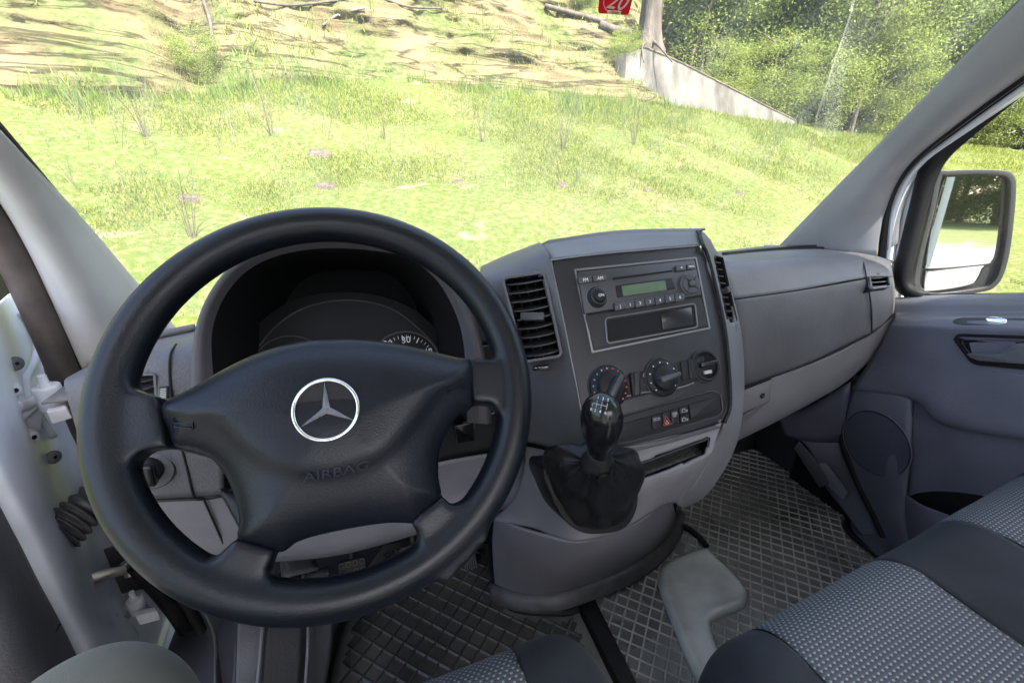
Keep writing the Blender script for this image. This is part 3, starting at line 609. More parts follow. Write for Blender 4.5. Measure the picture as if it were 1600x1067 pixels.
text('date_text', '• 10/2020', SF, SF.px(959, 19.7)[0], SF.px(959, 19.7)[1], L_ * .105, m_bark, stk, .0011)

# ------------------------------------------------------------------ dashboard
dash = thing('dashboard', 'wide grey plastic dashboard running from the open driver door to the passenger door', 'dashboard', (.36, .8, -.3))
# top shelf under the windscreen
patch('top_shelf', [[Vector((-.44, 1.06, -.33)), Vector((.36, 1.14, -.32)), Vector((1.18, 1.06, -.27))], [Vector((-.46, .86, -.315)), Vector((.36, .86, -.31)), Vector((1.18, .88, -.225))], [Vector((-.46, .72, -.31)), Vector((.36, .74, -.30)), Vector((1.18, .78, -.22))]], m_dashu, dash, 8, 6)
# left part
LD = [C((104, 590, .68), (150, 566, .73), (196, 549, .77), (245, 530, .80), (310, 515, .82)),
      C((101, 606, .635), (150, 590, .64), (200, 575, .65), (250, 558, .66), (330, 550, .67)),
      C((124, 690, .62), (152, 688, .62), (200, 684, .62), (262, 676, .62), (345, 665, .62)),
      C((142, 780, .625), (165, 782, .625), (215, 781, .62), (270, 779, .62), (350, 772, .62))]
LVF = Frame(PY(224, 604, .635), (0, -1, .25))
patch('left_panel', LD, m_dash, dash, 9, 9, .004, cut=[[(203, 588), (242, 585), (243, 620), (206, 627)]])
patch('left_end_flap', [C((104, 590, .68), (101, 606, .635), (124, 690, .62), (142, 780, .625)), C((112, 588, .80), (112, 620, .80), (134, 690, .80), (152, 775, .80))], m_dash, dash, 8, 4)
patch('lower_panel', [C((142, 784, .628), (215, 784, .627), (340, 776, .625), (500, 768, .63), (700, 720, .63), (826, 700, .60)),
      C((172, 830, .65), (235, 832, .645), (358, 826, .64), (520, 818, .64), (720, 765, .635), (822, 748, .59)),
      C((212, 876, .67), (268, 878, .665), (367, 876, .66), (540, 862, .655), (735, 806, .63), (812, 788, .595)),
      C((212, 884, .74), (268, 884, .74), (367, 880, .74), (540, 862, .75), (735, 804, .72), (800, 786, .70))], m_dashl, dash, 8, 8)
tube('panel_gap', C((318, 779, .6215), (330, 806, .63), (350, 852, .648), (358, 874, .655)), .0016, m_void, dash, n=6)
tube('panel_gap', C((275, 538, .70), (266, 556, .658), (266, 600, .634), (274, 660, .618), (292, 730, .617), (303, 775, .619), (318, 780, .622), (350, 775, .617)), .0016, m_void, dash, n=6)
tube('panel_gap', C((142, 783, .618), (215, 783, .617), (318, 779, .617)), .0022, m_blk, dash, n=6)
tube('panel_gap', C((818, 705, .592), (821, 745, .58), (812, 790, .585)), .0018, m_void, dash, n=6)
tube('shelf_edge', C((238, 526, .80), (270, 519, .81), (306, 512, .82)), .007, m_dash, dash, n=8)
# left air vent
def vent(parent, fr, quad, nsl, depth, wd, tab=None, tilt=.0, rr=.006, bez=m_dash, vert=0, label=None):
    P = uv(fr, quad); v = ring('air_vent', fr, P, -wd, -.004, .0022, bez, parent, r=rr, label=label)
    plate('vent_back', fr, P, -depth, -depth + .002, m_void, v, bw=0)
    (x0, y0), (x1, y1), (x2, y2), (x3, y3) = P
    ring('vent_wall', fr, P, -.0015, -depth, -.001, m_blk, v, bw=0)
    for k in range(nsl):
        t = (k + .5) / nsl; a = Vector((x0 + (x3 - x0) * t, y0 + (y3 - y0) * t)); b = Vector((x1 + (x2 - x1) * t, y1 + (y2 - y1) * t))
        H = (Vector((x3, y3)) - Vector((x0, y0))).length / nsl; vv = []; m_ = 9
        for q in range(m_):
            s = q / (m_ - 1); c = a.lerp(b, s); bow = -.10 * H * (1 - (2 * s - 1) ** 2) * 2; f = .004 * (1 - (2 * s - 1) ** 2)
            vv += [fr.w(c.x, c.y + bow - .10 * H, -.004 + f), fr.w(c.x, c.y + bow + .02 * H, -.0035 + f), fr.w(c.x, c.y + .62 * H, -depth * .6), fr.w(c.x, c.y + .45 * H, -depth * .6)]
        ff = [(4 * q + e, 4 * q + (e + 1) % 4, 4 * q + 4 + (e + 1) % 4, 4 * q + 4 + e) for q in range(m_ - 1) for e in range(4)] + [(0, 1, 2, 3), (4 * m_ - 1, 4 * m_ - 2, 4 * m_ - 3, 4 * m_ - 4)]
        raw('louvre', vv, ff, m_btn, v, False)
    if tab:
        u, w_ = fr.px(*tab[0]); plate('slider_tab', fr, [(u - tab[1], w_ - tab[2]), (u + tab[1], w_ - tab[2] * .8), (u + tab[1], w_ + tab[2]), (u - tab[1], w_ + tab[2] * .8)], -.008, .006, m_btn, v, r=.002, bw=.0015)
    for k in range(vert):
        t = (k + 1) / (vert + 1); a = Vector((x0 + (x1 - x0) * t, y0 + (y1 - y0) * t)); b = Vector((x3 + (x2 - x3) * t, y3 + (y2 - y3) * t))
        plate('guide_vane', fr, [(a.x - .0007, a.y), (b.x - .0007, b.y), (b.x + .0007, b.y), (a.x + .0007, a.y)], -depth * .95, -depth * .5, m_blk, v, bw=0)
    return v
vent(dash, LVF, [(200, 589), (241, 586), (243, 620), (206, 628)], 3, .035, .003, rr=.003, vert=3, label='small vent at the left end of the dashboard')
tw = ring('thumbwheel', LVF, uv(LVF, [(250, 604), (264, 603), (265, 622), (251, 624)]), .0015, -.002, .002, m_blk, dash, r=.001)
for k in range(7): u, v = LVF.px(257.5, 606 + 2.7 * k); plate('thumbwheel_rib', LVF, [(u - .0035, v - .0007), (u + .0035, v - .0007), (u + .0035, v + .0007), (u - .0035, v + .0007)], .0, .005, m_chrome, tw, bw=0)
# light switch
LS = Frame(PY(236, 732, .617), (.05, -1, .12)); u, v = LS.px(238, 735)
plate('switch_surround', LS, circ(u, v, .0255, 40), 0, .003, m_dash, dash, bw=.001)
ring('switch_ring', LS, circ(u, v, .0265, 40), .0012, 0, .0022, m_void, dash)
kn = lathe('light_switch', LS.w(u - .003, v + .004, .003), LS.n, [(.0185, 0), (.0185, .006), (.0165, .012), (.012, .013)], m_blk, dash)
plate('switch_grip', LS, [(u - .008, v - .009), (u + .010, v - .013), (u + .011, v + .018), (u - .004, v + .019)], .014, .026, m_gloss, kn, r=.005, bw=.002)
plate('switch_mark', LS, [(u - .0135, v + .008), (u - .0115, v + .008), (u - .0105, v + .017), (u - .0125, v + .017)], .0157, .0163, m_white, kn, bw=0)
for k in range(8): a = k * pi / 4; plate('lamp_symbol', LS, [(u - .0125 + .0022 * cos(a) - .0003, v - .006 + .0022 * sin(a) - .0003), (u - .0125 + .0034 * cos(a) + .0003, v - .006 + .0034 * sin(a) - .0003), (u - .0125 + .0034 * cos(a), v - .006 + .0034 * sin(a) + .0005), (u - .0125 + .0022 * cos(a), v - .006 + .0022 * sin(a) + .0005)], .0157, .0163, m_grayp, kn, bw=0)
# middle: black area behind the wheel and panel right of the hood
patch('steering_column_opening', [C((540, 560, .70), (640, 560, .69), (700, 560, .66), (770, 568, .63), (822, 566, .60)), C((540, 640, .67), (640, 640, .66), (700, 640, .65), (770, 640, .635), (824, 636, .60)), C((540, 772, .64), (640, 748, .64), (700, 722, .635), (770, 708, .625), (826, 700, .61))], m_blk, dash, 6, 6)
patch('middle_panel', [C((700, 446, .74), (735, 440, .72), (762, 438, .70)), C((705, 470, .67), (742, 470, .66), (775, 470, .63)), C((712, 538, .64), (752, 536, .635), (792, 534, .605)), C((714, 566, .66), (752, 566, .64), (800, 570, .61))], m_dash, dash, 7, 7)
tube('middle_panel_edge', C((716, 548, .632), (756, 542, .625), (792, 538, .60)), .0022, m_silver, dash, n=8)
tube('middle_panel_edge', C((716, 541, .635), (756, 536, .63), (792, 532, .602)), .0035, m_blk, dash, n=8)
# instrument binnacle
HF = Frame(PY(520, 480, .60), (0, -cos(radians(24)), sin(radians(24))))
HO = [(299, 640), (300, 560), (312, 492), (342, 436), (385, 396), (440, 376), (510, 367), (590, 371), (655, 386), (702, 425), (735, 480), (752, 530), (764, 590), (768, 660)]
HI = [(340, 640), (331, 560), (333, 510), (352, 462), (388, 422), (440, 398), (510, 388), (585, 392), (640, 404), (684, 440), (712, 490), (724, 535), (728, 590), (730, 660)]
bn = thing('instrument_binnacle', 'black arched instrument hood with dials behind the steering wheel', 'instrument hood', HF.O)
o0 = [HF.w(*HF.px(x, y), 0) for x, y in HO]; i0 = [HF.w(*HF.px(x, y), 0) for x, y in HI]
mid = [(a + b) / 2 + HF.n * .010 for a, b in zip(o0, i0)]
fw = Vector((0, .17, -.03)); ctr = sum(o0, Vector()) / len(o0)
back = [a + fw + Vector((0, .055, 0)) + (ctr - a) * .10 for a in o0]; ib = [a * 1 + Vector((0, .10, -.02)) + (ctr - a) * .10 for a in i0]; ib2 = [a + Vector((0, .155, -.03)) + (ctr - a) * .26 for a in i0]
m_hood = M('hood rim plastic', (.060, .054, .060), .5, .3, 800)
patch('hood_rim', [back, [a + Vector((0, .07, -.01)) for a in o0], o0, mid, i0], m_hood, bn, 5, 5, .0)
ib2 = [HF.w(*HF.px3(p), -.205) for p in ib2]
patch('hood_lining', [i0, ib, ib2], M('hood lining', (.006, .006, .0065), .8, .2, 600, spec=.25), bn, 5, 5, 0)
hb_ = [HF.w(*HF.px3(p + (p - ctr) * .12), -.2052) for p in ib2]; raw('hood_back', hb_ + [sum(hb_, Vector()) / len(hb_)], [(i, (i + 1) % len(hb_), len(hb_)) for i in range(len(hb_))], m_void, bn)
ib2 = hb_; CF = Frame(PY(545, 540, .70), (0, -cos(radians(26)), sin(radians(26))))
CO = [(352, 640), (368, 575), (395, 518), (440, 478), (500, 459), (560, 457), (620, 470), (668, 500), (705, 545), (715, 600), (718, 640)]
CI = [(362, 640), (388, 575), (415, 528), (455, 492), (505, 473), (560, 470), (610, 482), (650, 510), (688, 552), (700, 600), (704, 640)]
co0 = cr([Vector((*CF.px(x, y), 0)) for x, y in CO], 5); ci0 = cr([Vector((*CF.px(x, y), 0)) for x, y in CI], 5)
plate('cluster_bezel', CF, [p[:2] for p in co0], -.012, 0, m_blk, bn)
plate('cluster_face', CF, [p[:2] for p in ci0], 0, .0015, m_lens, bn, bw=0)
tube('cluster_edge', [CF.w(p.x, p.y, .002) for p in ci0], .0012, m_btn, bn, sub=1, n=6)
low = [(392, 640), (400, 590), (430, 560), (480, 540), (540, 529), (600, 526), (650, 532), (690, 556), (700, 600), (702, 640)]
plate('cluster_plate', CF, [p[:2] for p in cr([Vector((*CF.px(x, y), 0)) for x, y in low], 4)], .0015, .003, M('cluster plate', (.010, .010, .014), .5, var=.02, spec=.2), bn, bw=0)
gu, gv = CF.px(634, 572); gr = abs(CF.px(688, 572)[0] - gu)
gg = plate('speed_dial', CF, circ(gu, gv, gr, 48), .003, .006, m_blk, bn, bw=.001)
ring('dial_rim', CF, circ(gu, gv, gr * 1.03, 48), gr * .05, .003, .008, m_btn, gg)
for k in range(33):
    a = radians(215 - k * 250 / 32); big = k % 4 == 0; r1, r0 = gr * .9, gr * (.74 if big else .81); w_ = gr * (.014 if big else .008)
    c_, s_ = cos(a), sin(a); plate('tick', CF, [(gu + r0 * c_ - w_ * s_, gv + r0 * s_ + w_ * c_), (gu + r0 * c_ + w_ * s_, gv + r0 * s_ - w_ * c_), (gu + r1 * c_ + w_ * s_, gv + r1 * s_ - w_ * c_), (gu + r1 * c_ - w_ * s_, gv + r1 * s_ + w_ * c_)], .006, .0064, m_white, gg, bw=0)
for tx, x, y in [('20', 606, 537), ('30', 634, 531), ('40', 668, 549), ('10', 592, 561)]:
    u, v = CF.px(x, y); text('dial_number', tx, CF, u, v - .001, gr * .27, m_white, gg, .0064)
gu2, gv2 = CF.px(455, 580); ring('tacho_ring', CF, circ(gu2, gv2, gr * .98, 48), gr * .04, .003, .006, m_btn, bn)
u, v = CF.px(684, 547); text('dial_mark', '+', CF, u + .004, v, .012, m_white, gg, .004)
# right part of the dashboard
patch('right_upper', [[Vector((.60, .86, -.20)), Vector((.85, .88, -.20)), Vector((1.05, .9, -.2)), Vector((1.17, .9, -.215))], C((1118, 409, .70), (1240, 397, .735), (1335, 395, .76), (1388, 402, .76)), C((1124, 424, .655), (1240, 411, .668), (1340, 406, .685), (1392, 412, .69)),
      C((1145, 467, .625), (1250, 452, .628), (1352, 433, .635), (1396, 432, .66))], m_dashu, dash, 8, 8)
lid = patch('glovebox_lid', [C((1148, 470, .630), (1250, 455, .632), (1355, 436, .638)), C((1149, 474, .622), (1250, 459, .624), (1355, 440, .630)), C((1154, 530, .612), (1255, 506, .614), (1360, 478, .622)), C((1161, 594, .614), (1262, 559, .612), (1361, 513, .620)), C((1164, 603, .625), (1264, 567, .62), (1362, 520, .628))], m_dash, dash, 8, 8, label='textured glovebox lid')
tube('glovebox_gap', C((1148, 468, .627), (1250, 453, .63), (1354, 434, .637)), .0022, m_void, dash, n=6)
tube('glovebox_gap', C((1164, 603, .624), (1264, 567, .621), (1330, 536, .624), (1362, 520, .628), (1397, 491, .645)), .0028, m_void, dash, n=6)
tube('glovebox_gap', C((1338, 397, .755), (1348, 408, .684), (1354, 434, .633), (1361, 478, .619), (1362, 520, .621)), .0014, m_void, dash, n=6)
RVF = f3(PY(1351, 410, .683), PY(1391, 414, .70), PY(1374, 434, .65), .001)
patch('right_end', [C((1346, 396, .76), (1372, 398, .76), (1386, 404, .76)), C((1351, 410, .683), (1372, 411, .687), (1391, 414, .70)), C((1355, 436, .637), (1374, 434, .65), (1396, 434, .67)), C((1362, 478, .622), (1380, 470, .632), (1399, 462, .66)), C((1364, 518, .623), (1382, 505, .635), (1398, 489, .655))], m_dashu, dash, 9, 9, cut=[[(1355, 412), (1381, 411), (1389, 447), (1362, 450)]])
vent(dash, RVF, [(1354, 411), (1381, 410), (1390, 447), (1362, 450)], 6, .03, .003, ((1369, 430), .008, .003), rr=.004, bez=m_dashu, label='small vent at the right end of the dashboard')
lp = patch('right_lower', [C((1164, 606, .628), (1264, 570, .626), (1330, 540, .627), (1380, 508, .645), (1400, 490, .66)), C((1150, 660, .632), (1235, 628, .63), (1318, 580, .635), (1370, 542, .65), (1386, 520, .68)), C((1138, 694, .66), (1210, 660, .66), (1306, 607, .665), (1350, 572, .68), (1372, 548, .72)), C((1138, 690, .75), (1210, 655, .75), (1306, 604, .76), (1350, 570, .77), (1372, 546, .78))], m_dashl, dash, 9, 9)
GF = Frame(PY(1178, 620, .624), (0, -1, .0))
plate('glovebox_latch', GF, uv(GF, [(1160, 610), (1204, 592), (1200, 625), (1157, 645)]), -.004, .0035, m_dashl, dash, r=.003)
u, v = GF.px(1189, 617); lathe('glovebox_lock', GF.w(u, v, .003), GF.n, [(.0065, 0), (.0065, .002), (.005, .0025)], m_blk, dash); plate('key_slot', GF, [(u - .003, v - .0006), (u + .003, v - .0002), (u + .003, v + .0008), (u - .003, v + .0006)], .0056, .006, m_silver, dash, bw=0)
plate('finger_recess', GF, uv(GF, [(1150, 655), (1196, 626), (1199, 628), (1153, 668)]), -.004, .002, m_dash, dash, r=.002)
ring('latch_gap', GF, uv(GF, [(1159, 609), (1205, 591), (1201, 626), (1156, 646)]), .0010, -.002, .002, m_void, dash, r=.003, bw=0)
# demist strip on the right shelf
patch('demister_grille', [[PY(1128, 402, .80), PY(1200, 395, .82), PY(1283, 388, .86)], [PY(1130, 400, .88), PY(1200, 392, .90), PY(1283, 386, .93)]], m_blk, dash, 6, 4, .01)
tube('grab_edge', C((1130, 402, .79), (1200, 396, .81), (1262, 390, .83), (1284, 389, .84)), .006, m_blk, dash, n=8)

# ------------------------------------------------------------------ centre console
T_ = radians(29.3)
FA = Frame((.27, .5356, -.1294), (0, -cos(T_), sin(T_)))
def FW(x, y, h=0): return FA.w(*FA.px(x, y, h), h)
cons = thing('centre_console', 'black and grey centre console with radio, heater dials and tray', 'console', (.36, .6, -.95))
WL = Frame(FW(878, 485), (-.42, -cos(T_), sin(T_)))
lvq = [(789, 438), (848, 429), (874, 553), (822, 562)]
patch('left_wing', [C((752, 416, .72), (792, 398, .72), (843, 379, .68)), C((750, 424, .655), (794, 404, .64), (848, 383, .60)), [PY(757, 440, .605), PY(806, 428, .572), FW(858, 402)], [PY(778, 482, .585), PY(825, 482, .545), FW(876, 484)], [PY(800, 560, .565), PY(845, 560, .52), FW(892, 560)], [PY(815, 625, .555), PY(860, 623, .495), FW(904, 620)], [PY(822, 690, .545), PY(870, 700, .47), FW(917, 702)]], m_dash, cons, 12, 12, .004, cut=[lvq])
vent(cons, WL, [(788, 437), (848, 428), (875, 554), (821, 563)], 9, .045, .004, ((832, 495), .016, .006), rr=.005, vert=3, label='tall vent left of the radio')
BDG = Frame(PY(845, 575, .508), (-.42, -cos(T_), sin(T_)))
plate('badge', BDG, uv(BDG, [(832, 572), (858, 569), (858, 577), (832, 580)]), 0, .0035, m_gloss, cons, r=.004)
for k in range(4): u, v = BDG.px(838 + 5 * k, 575 - .6 * k); plate('badge_print', BDG, [(u - .0018, v - .0006), (u + .0015, v - .0006), (u + .0015, v + .0008), (u - .0018, v + .0006)], .0036, .004, m_grayp, cons, bw=0)
# fascia
FAS = [(861, 406), (940, 396), (1020, 389), (1095, 383), (1103, 400), (1116, 450), (1130, 515), (1136, 575), (1138, 630), (1130, 655), (1090, 672), (1040, 684), (975, 698), (920, 710), (905, 620), (892, 560), (877, 484)]
fas = plate('fascia', FA, uv(FA, FAS), -.012, 0, m_fascia, cons, r=.012, bw=.002)
tube('silver_line', [FW(x, y, .0008) for x, y in [(1094, 384), (1020, 390), (940, 397), (868, 406), (862, 412), (877, 484), (892, 560), (904, 620), (917, 695)]], .0012, m_silver, cons, sub=5, n=6)
patch('top_cap', [[Vector((.20, .90, -.24)), Vector((.36, .92, -.23)), Vector((.53, .90, -.22))], C((846, 381, .66), (960, 366, .67), (1088, 362, .66)), C((848, 383, .62), (960, 367, .625), (1088, 363, .62)), C((853, 392, .585), (960, 379, .59), (1092, 371, .585)), [FW(861, 404, -.002), FW(970, 392, -.002), FW(1095, 381, -.002)]], m_dashu, cons, 9, 8)
tube('cap_gap', [PY(1088, 361, .64), PY(1093, 366, .60), FW(1098, 382, .002), FW(1106, 400, .002), FW(1119, 450, .002), FW(1133, 515, .002), FW(1139, 575, .002), FW(1141, 632, .002), FW(1132, 660, .002)], .0028, m_seal, cons, sub=6, n=8)
# radio
rad = ring('radio_frame', FA, uv(FA, [(896, 421), (1087, 402), (1109, 514), (924, 552)]), .003, -.006, .002, m_silver, cons, r=.002)
plate('radio_recess', FA, uv(FA, [(899, 424), (1085, 405), (1107, 512), (927, 548)]), -.001, .0008, m_blk, cons, bw=0)
m_rad = M('radio face', (.034, .035, .038), .38, .15, 1200)
R = plate('radio', FA, uv(FA, [(900, 427), (1082, 407), (1093, 462), (911, 492)]), .0008, .005, m_rad, cons, r=.003, bw=.001)
def fb(name, q, h0, h1, mt, par, r=.001, bw=.0007, fr=FA): return plate(name, fr, uv(fr, q, h1), h0, h1, mt, par, r=r, bw=bw)
def ft(s, x, y, size, par, h, mt=m_white, fr=FA, name='lettering'): u, v = fr.px(x, y, h); return text(name, s, fr, u, v, size, mt, par, h, .0002)
for i, (q, s, tx) in enumerate([([(903, 434), (924, 431.5), (926, 441), (905, 443.5)], 'FM', (915, 437.5)), ([(926, 431), (947, 428.5), (949, 438), (928, 440.5)], 'AM', (938, 434.7)), ([(1056, 415), (1071, 413), (1073, 422), (1058, 424)], '<', (1065, 418.5)), ([(1073, 413), (1086, 411.5), (1088, 419.5), (1075, 421.5)], 'MEDIA', (1080.5, 416.5))]):
    fb('button', q, .004, .008, m_btn, R); ft(s, *tx, .0065 if i < 3 else .0035, R, .0081)
fb('disc_slot', [(957, 434), (1050, 422), (1051, 424.5), (958, 437.5)], .004, .0056, m_void, R, r=.0008, bw=0)
fb('display_bezel', [(962, 446), (1050, 434), (1056, 451), (965, 465)], .004, .0062, m_blk, R, r=.001)
fb('display', [(971, 447), (1039, 438), (1042, 453), (974, 463)], .006, .0068, m_lcd, R, r=.0006, bw=0)
def knob(par, x, y, r, h, mt, name='knob', prof=None):
    u, v = FA.px(x, y, h * .5); return lathe(name, FA.w(u, v, .004), FA.n, prof or [(r, 0), (r, h * .5), (r * .92, h * .8), (r * .6, h)], mt, par)
u, v = FA.px(933.5, 464, .008)
kn = lathe('volume_knob', FA.w(u, v, .004), FA.n, [(.0150, 0), (.0150, .004), (.0138, .006), (.0128, .006), (.0122, .009), (.0085, .0095), (.008, .013), (.0, .0135)], m_blk, R)
ring('knob_ring', FA, circ(u, v, .0158, 40), .0012, .004, .0066, m_silver, kn); text('lettering', 'ON', FA, u + .001, v, .0055, m_white, kn, .0177)
for k in range(24): a = k * pi / 12; plate('knob_dash', FA, [(u + .0108 * cos(a) - .0003, v + .0108 * sin(a) - .0003), (u + .0119 * cos(a) + .0002, v + .0119 * sin(a)), (u + .0119 * cos(a), v + .0119 * sin(a) + .0004), (u + .0108 * cos(a) - .0003, v + .0108 * sin(a) + .0003)], .0133, .0137, m_grayp, kn, bw=0)
u, v = FA.px(1079, 443.5, .007); dp = lathe('control_pad', FA.w(u, v, .004), FA.n, [(.0155, 0), (.0155, .004), (.0145, .006), (.006, .0055), (.0055, .004)], m_btn, R)
ring('pad_ring', FA, circ(u, v, .0160, 40), .0010, .004, .0068, m_silver, dp)
for k in range(4):
    a = pi / 4 + k * pi / 2; plate('pad_gap', FA, [(u + .006 * cos(a) - .0005 * sin(a), v + .006 * sin(a) + .0005 * cos(a)), (u + .0145 * cos(a) - .0005 * sin(a), v + .0145 * sin(a) + .0005 * cos(a)), (u + .0145 * cos(a) + .0005 * sin(a), v + .0145 * sin(a) - .0005 * cos(a)), (u + .006 * cos(a) + .0005 * sin(a), v + .006 * sin(a) - .0005 * cos(a))], .0088, .0102, m_void, dp, bw=0)
lathe('pad_centre', FA.w(u, v, .006), FA.n, [(.0050, 0), (.0050, .005), (.004, .006)], m_btn, dp)
bx = [(959, 491 - 5), (977, 483.5), (995, 481), (1011, 478.5), (1026, 476), (1041, 473.5), (1054, 471), (1069, 468.5)]
for k in range(7):
    x0 = 958 + k * 15.6 + (2 if k == 0 else 3); x1 = x0 + (17 if k == 0 else 14.2); yb = lambda x: 474 - (x - 958) * .150
    fb('preset_button', [(x0, yb(x0)), (x1, yb(x1)), (x1 + 1.6, yb(x1) + 11), (x0 + 1.6, yb(x0) + 12)], .004, .0085, m_btn, R); ft(['♪', '1', '2', '3', '4', '5', '6'][k] if k else 'J', (x0 + x1) / 2 + 1, yb(x0) + 5, .0062, R, .0086)
tr = ring('tray_frame', FA, uv(FA, [(945, 499), (1083, 476), (1087, 511), (948, 536)]), -.002, .0008, .004, m_silver, cons, r=.004)
plate('tray_panel', FA, uv(FA, [(913, 495), (1094, 465), (1104, 509), (928, 546)]), .0006, .0022, m_fascia, cons, bw=0)
plate('tray_hole', FA, uv(FA, [(947, 501), (1082, 478), (1086, 510), (950, 534)]), .0018, .003, m_void, tr, r=.004, bw=0)
fb('tray_insert', [(1032, 488), (1081, 479), (1083, 508), (1036, 516)], .0028, .0045, m_gloss, tr, r=.003)
# heater row
hb = fb('heater_panel', [(957, 592), (1100, 556), (1103, 592), (960, 630)], 0, .0015, m_blk, cons, r=.002)
tube('heater_edge', [FW(x, y, .002) for x, y in [(975, 620), (1005, 613), (1016, 612), (1060, 606), (1084, 598)]], .0012, m_silver, cons, n=6)
def dial(x, y, rx, grip, ang, name, lab):
    u, v = FA.px(x, y, .004); d = lathe(name, FA.w(u, v, 0), FA.n, [(rx, 0), (rx, .003), (rx * .92, .006), (rx * .70, .0065), (rx * .66, .012), (rx * .60, .014)], m_blk, cons, 48, lab)
    c, s = cos(ang), sin(ang); q = [(-rx * .62, -rx * .17), (rx * .62, -rx * .12), (rx * .62, rx * .12), (-rx * .62, rx * .17)]
    plate('dial_grip', FA, [(u + a * c - b * s, v + a * s + b * c) for a, b in q], .012, .026, grip, d, r=.003, bw=.0025)
    return d, u, v
d, u, v = dial(952, 604, .029, m_btn, radians(50), 'temperature_dial', 'heater dial with blue and red dots, lower left')
for k in range(16):
    a = radians(250 - k * 20); c = m_blue if k < 7 else (m_grayp if k < 9 else m_red); plate('dial_dot', FA, circ(u + .0245 * cos(a), v + .0245 * sin(a), .0011 + .0003 * (abs(k - 8) / 8), 8), .0055, .0066, c, d, bw=0)
ring('dial_ring', FA, circ(u, v, .030, 48), .001, 0, .003, m_btn, d)
d, u, v = dial(1035, 590, .0265, m_btn, radians(8), 'fan_dial', 'round fan dial in the middle of the heater row')
ring('dial_ring', FA, circ(u, v, .0275, 48), .0010, 0, .004, m_btn, d)
for k in range(9):
    a = radians(225 - k * 33); plate('dial_dot', FA, circ(u + .0215 * cos(a), v + .0215 * sin(a), .0009, 8), .0062, .0068, m_white, d, bw=0)
th = fb('air_thumbwheel', [(985, 583), (999, 580), (1003, 616), (989, 620)], 0, .006, m_blk, cons, r=.003, bw=.002)
for k in range(16): fb('wheel_rib', [(992, 583 + 2.2 * k), (998.5, 581.5 + 2.2 * k), (998.8, 582.6 + 2.2 * k), (992.2, 584.2 + 2.2 * k)], .005, .0075, m_btn, th, r=0, bw=0)
for x, y, s in [(1008, 586, 'I'), (1010, 600, '-*-'), (1067, 584, '--'), (974, 602, '-')]: ft(s, x, y, .006, hb, .0017, m_grayp)
def carsym(x, y, sc, par, h):
    q = [(-1, -.45), (1, -.45), (1, .05), (.45, .12), (.1, .5), (-.6, .5), (-1, 0)]; u, v = FA.px(x, y, h); ring('symbol', FA, [(u + a * sc, v + b * sc) for a, b in q], sc * .14, h - .0002, h + .0002, m_grayp, par, bw=0)
carsym(1010, 585, .0055, hb, .0017)
for k in range(3): fb('blank_switch', [(1064 + 11 * k, 565 - 3 * k), (1074 + 11 * k, 562.5 - 3 * k), (1077 + 11 * k, 592 - 3 * k), (1067 + 11 * k, 594.5 - 3 * k)], .0014, .003, m_blk, hb)
u, v = FA.px(1104, 571, .003); sc_ = lathe('power_socket', FA.w(u, v, 0), FA.n, [(.0235, 0), (.0235, .003), (.0215, .005), (.0185, .004), (.0180, -.001), (.003, -.001)], m_blk, cons, 44, 'round socket with a hinged cap at the right of the heater row')
ring('socket_ring', FA, circ(u, v, .0245, 44), .0012, 0, .0032, m_btn, sc_)
plate('socket_cap', FA, [(u - .014, v - .002), (u + .016, v + .001), (u + .016, v + .006), (u - .014, v + .005)], 0, .010, m_gloss, sc_, r=.002, bw=.002); plate('socket_tag', FA, [(u - .007, v - .012), (u + .006, v - .012), (u + .006, v - .007), (u - .007, v - .007)], 0, .0045, m_grayp, sc_, bw=.0005)
# switch row
sp_ = fb('switch_panel', [(930, 662), (1112, 612), (1124, 618), (1126, 640), (1118, 648), (985, 686), (935, 694)], 0, .0018, m_blk, cons, r=.006, bw=.001)
ring('switch_panel_edge', FA, uv(FA, [(928, 660), (1112, 609), (1126, 616), (1129, 642), (1120, 651), (985, 690), (933, 698)]), .0016, 0, .0026, m_btn, cons, r=.006)
for q in ([(1018, 650), (1034, 645), (1036, 668), (1020, 672)], [(1035, 645), (1047, 641), (1049, 664), (1037, 668)], [(1048, 641), (1060, 637.5), (1062, 660), (1050, 664)], [(1061, 637), (1075, 633), (1076, 645), (1063, 649)], [(1063, 650), (1076, 646), (1078, 657), (1064, 661)], [(1077, 632), (1120, 620), (1122, 640), (1080, 655)], [(940, 671), (1017, 650), (1019, 674), (942, 692)]): fb('switch', q, .0016, .0045, m_blk, sp_, r=.0015, bw=.001)
ft('ECO', 1026.5, 655, .0055, sp_, .0046, m_grayp); ft('ASR', 1054.5, 646, .005, sp_, .0046, m_grayp); ft('OFF', 1054.5, 650, .0035, sp_, .0046, m_grayp)
u, v = FA.px(1042, 657, .005); ring('warning_triangle', FA, [(u - .0072, v - .006), (u + .0072, v - .006), (u, v + .0072)], .0009, .0044, .005, m_red, sp_, bw=0); ring('warning_triangle', FA, [(u - .0032, v - .0044), (u + .0032, v - .0044), (u, v + .001)], .0011, .0044, .0049, m_grayp, sp_, bw=0)
carsym(1069.5, 641, .0048, sp_, .0046); carsym(1070, 655, .0048, sp_, .0046)
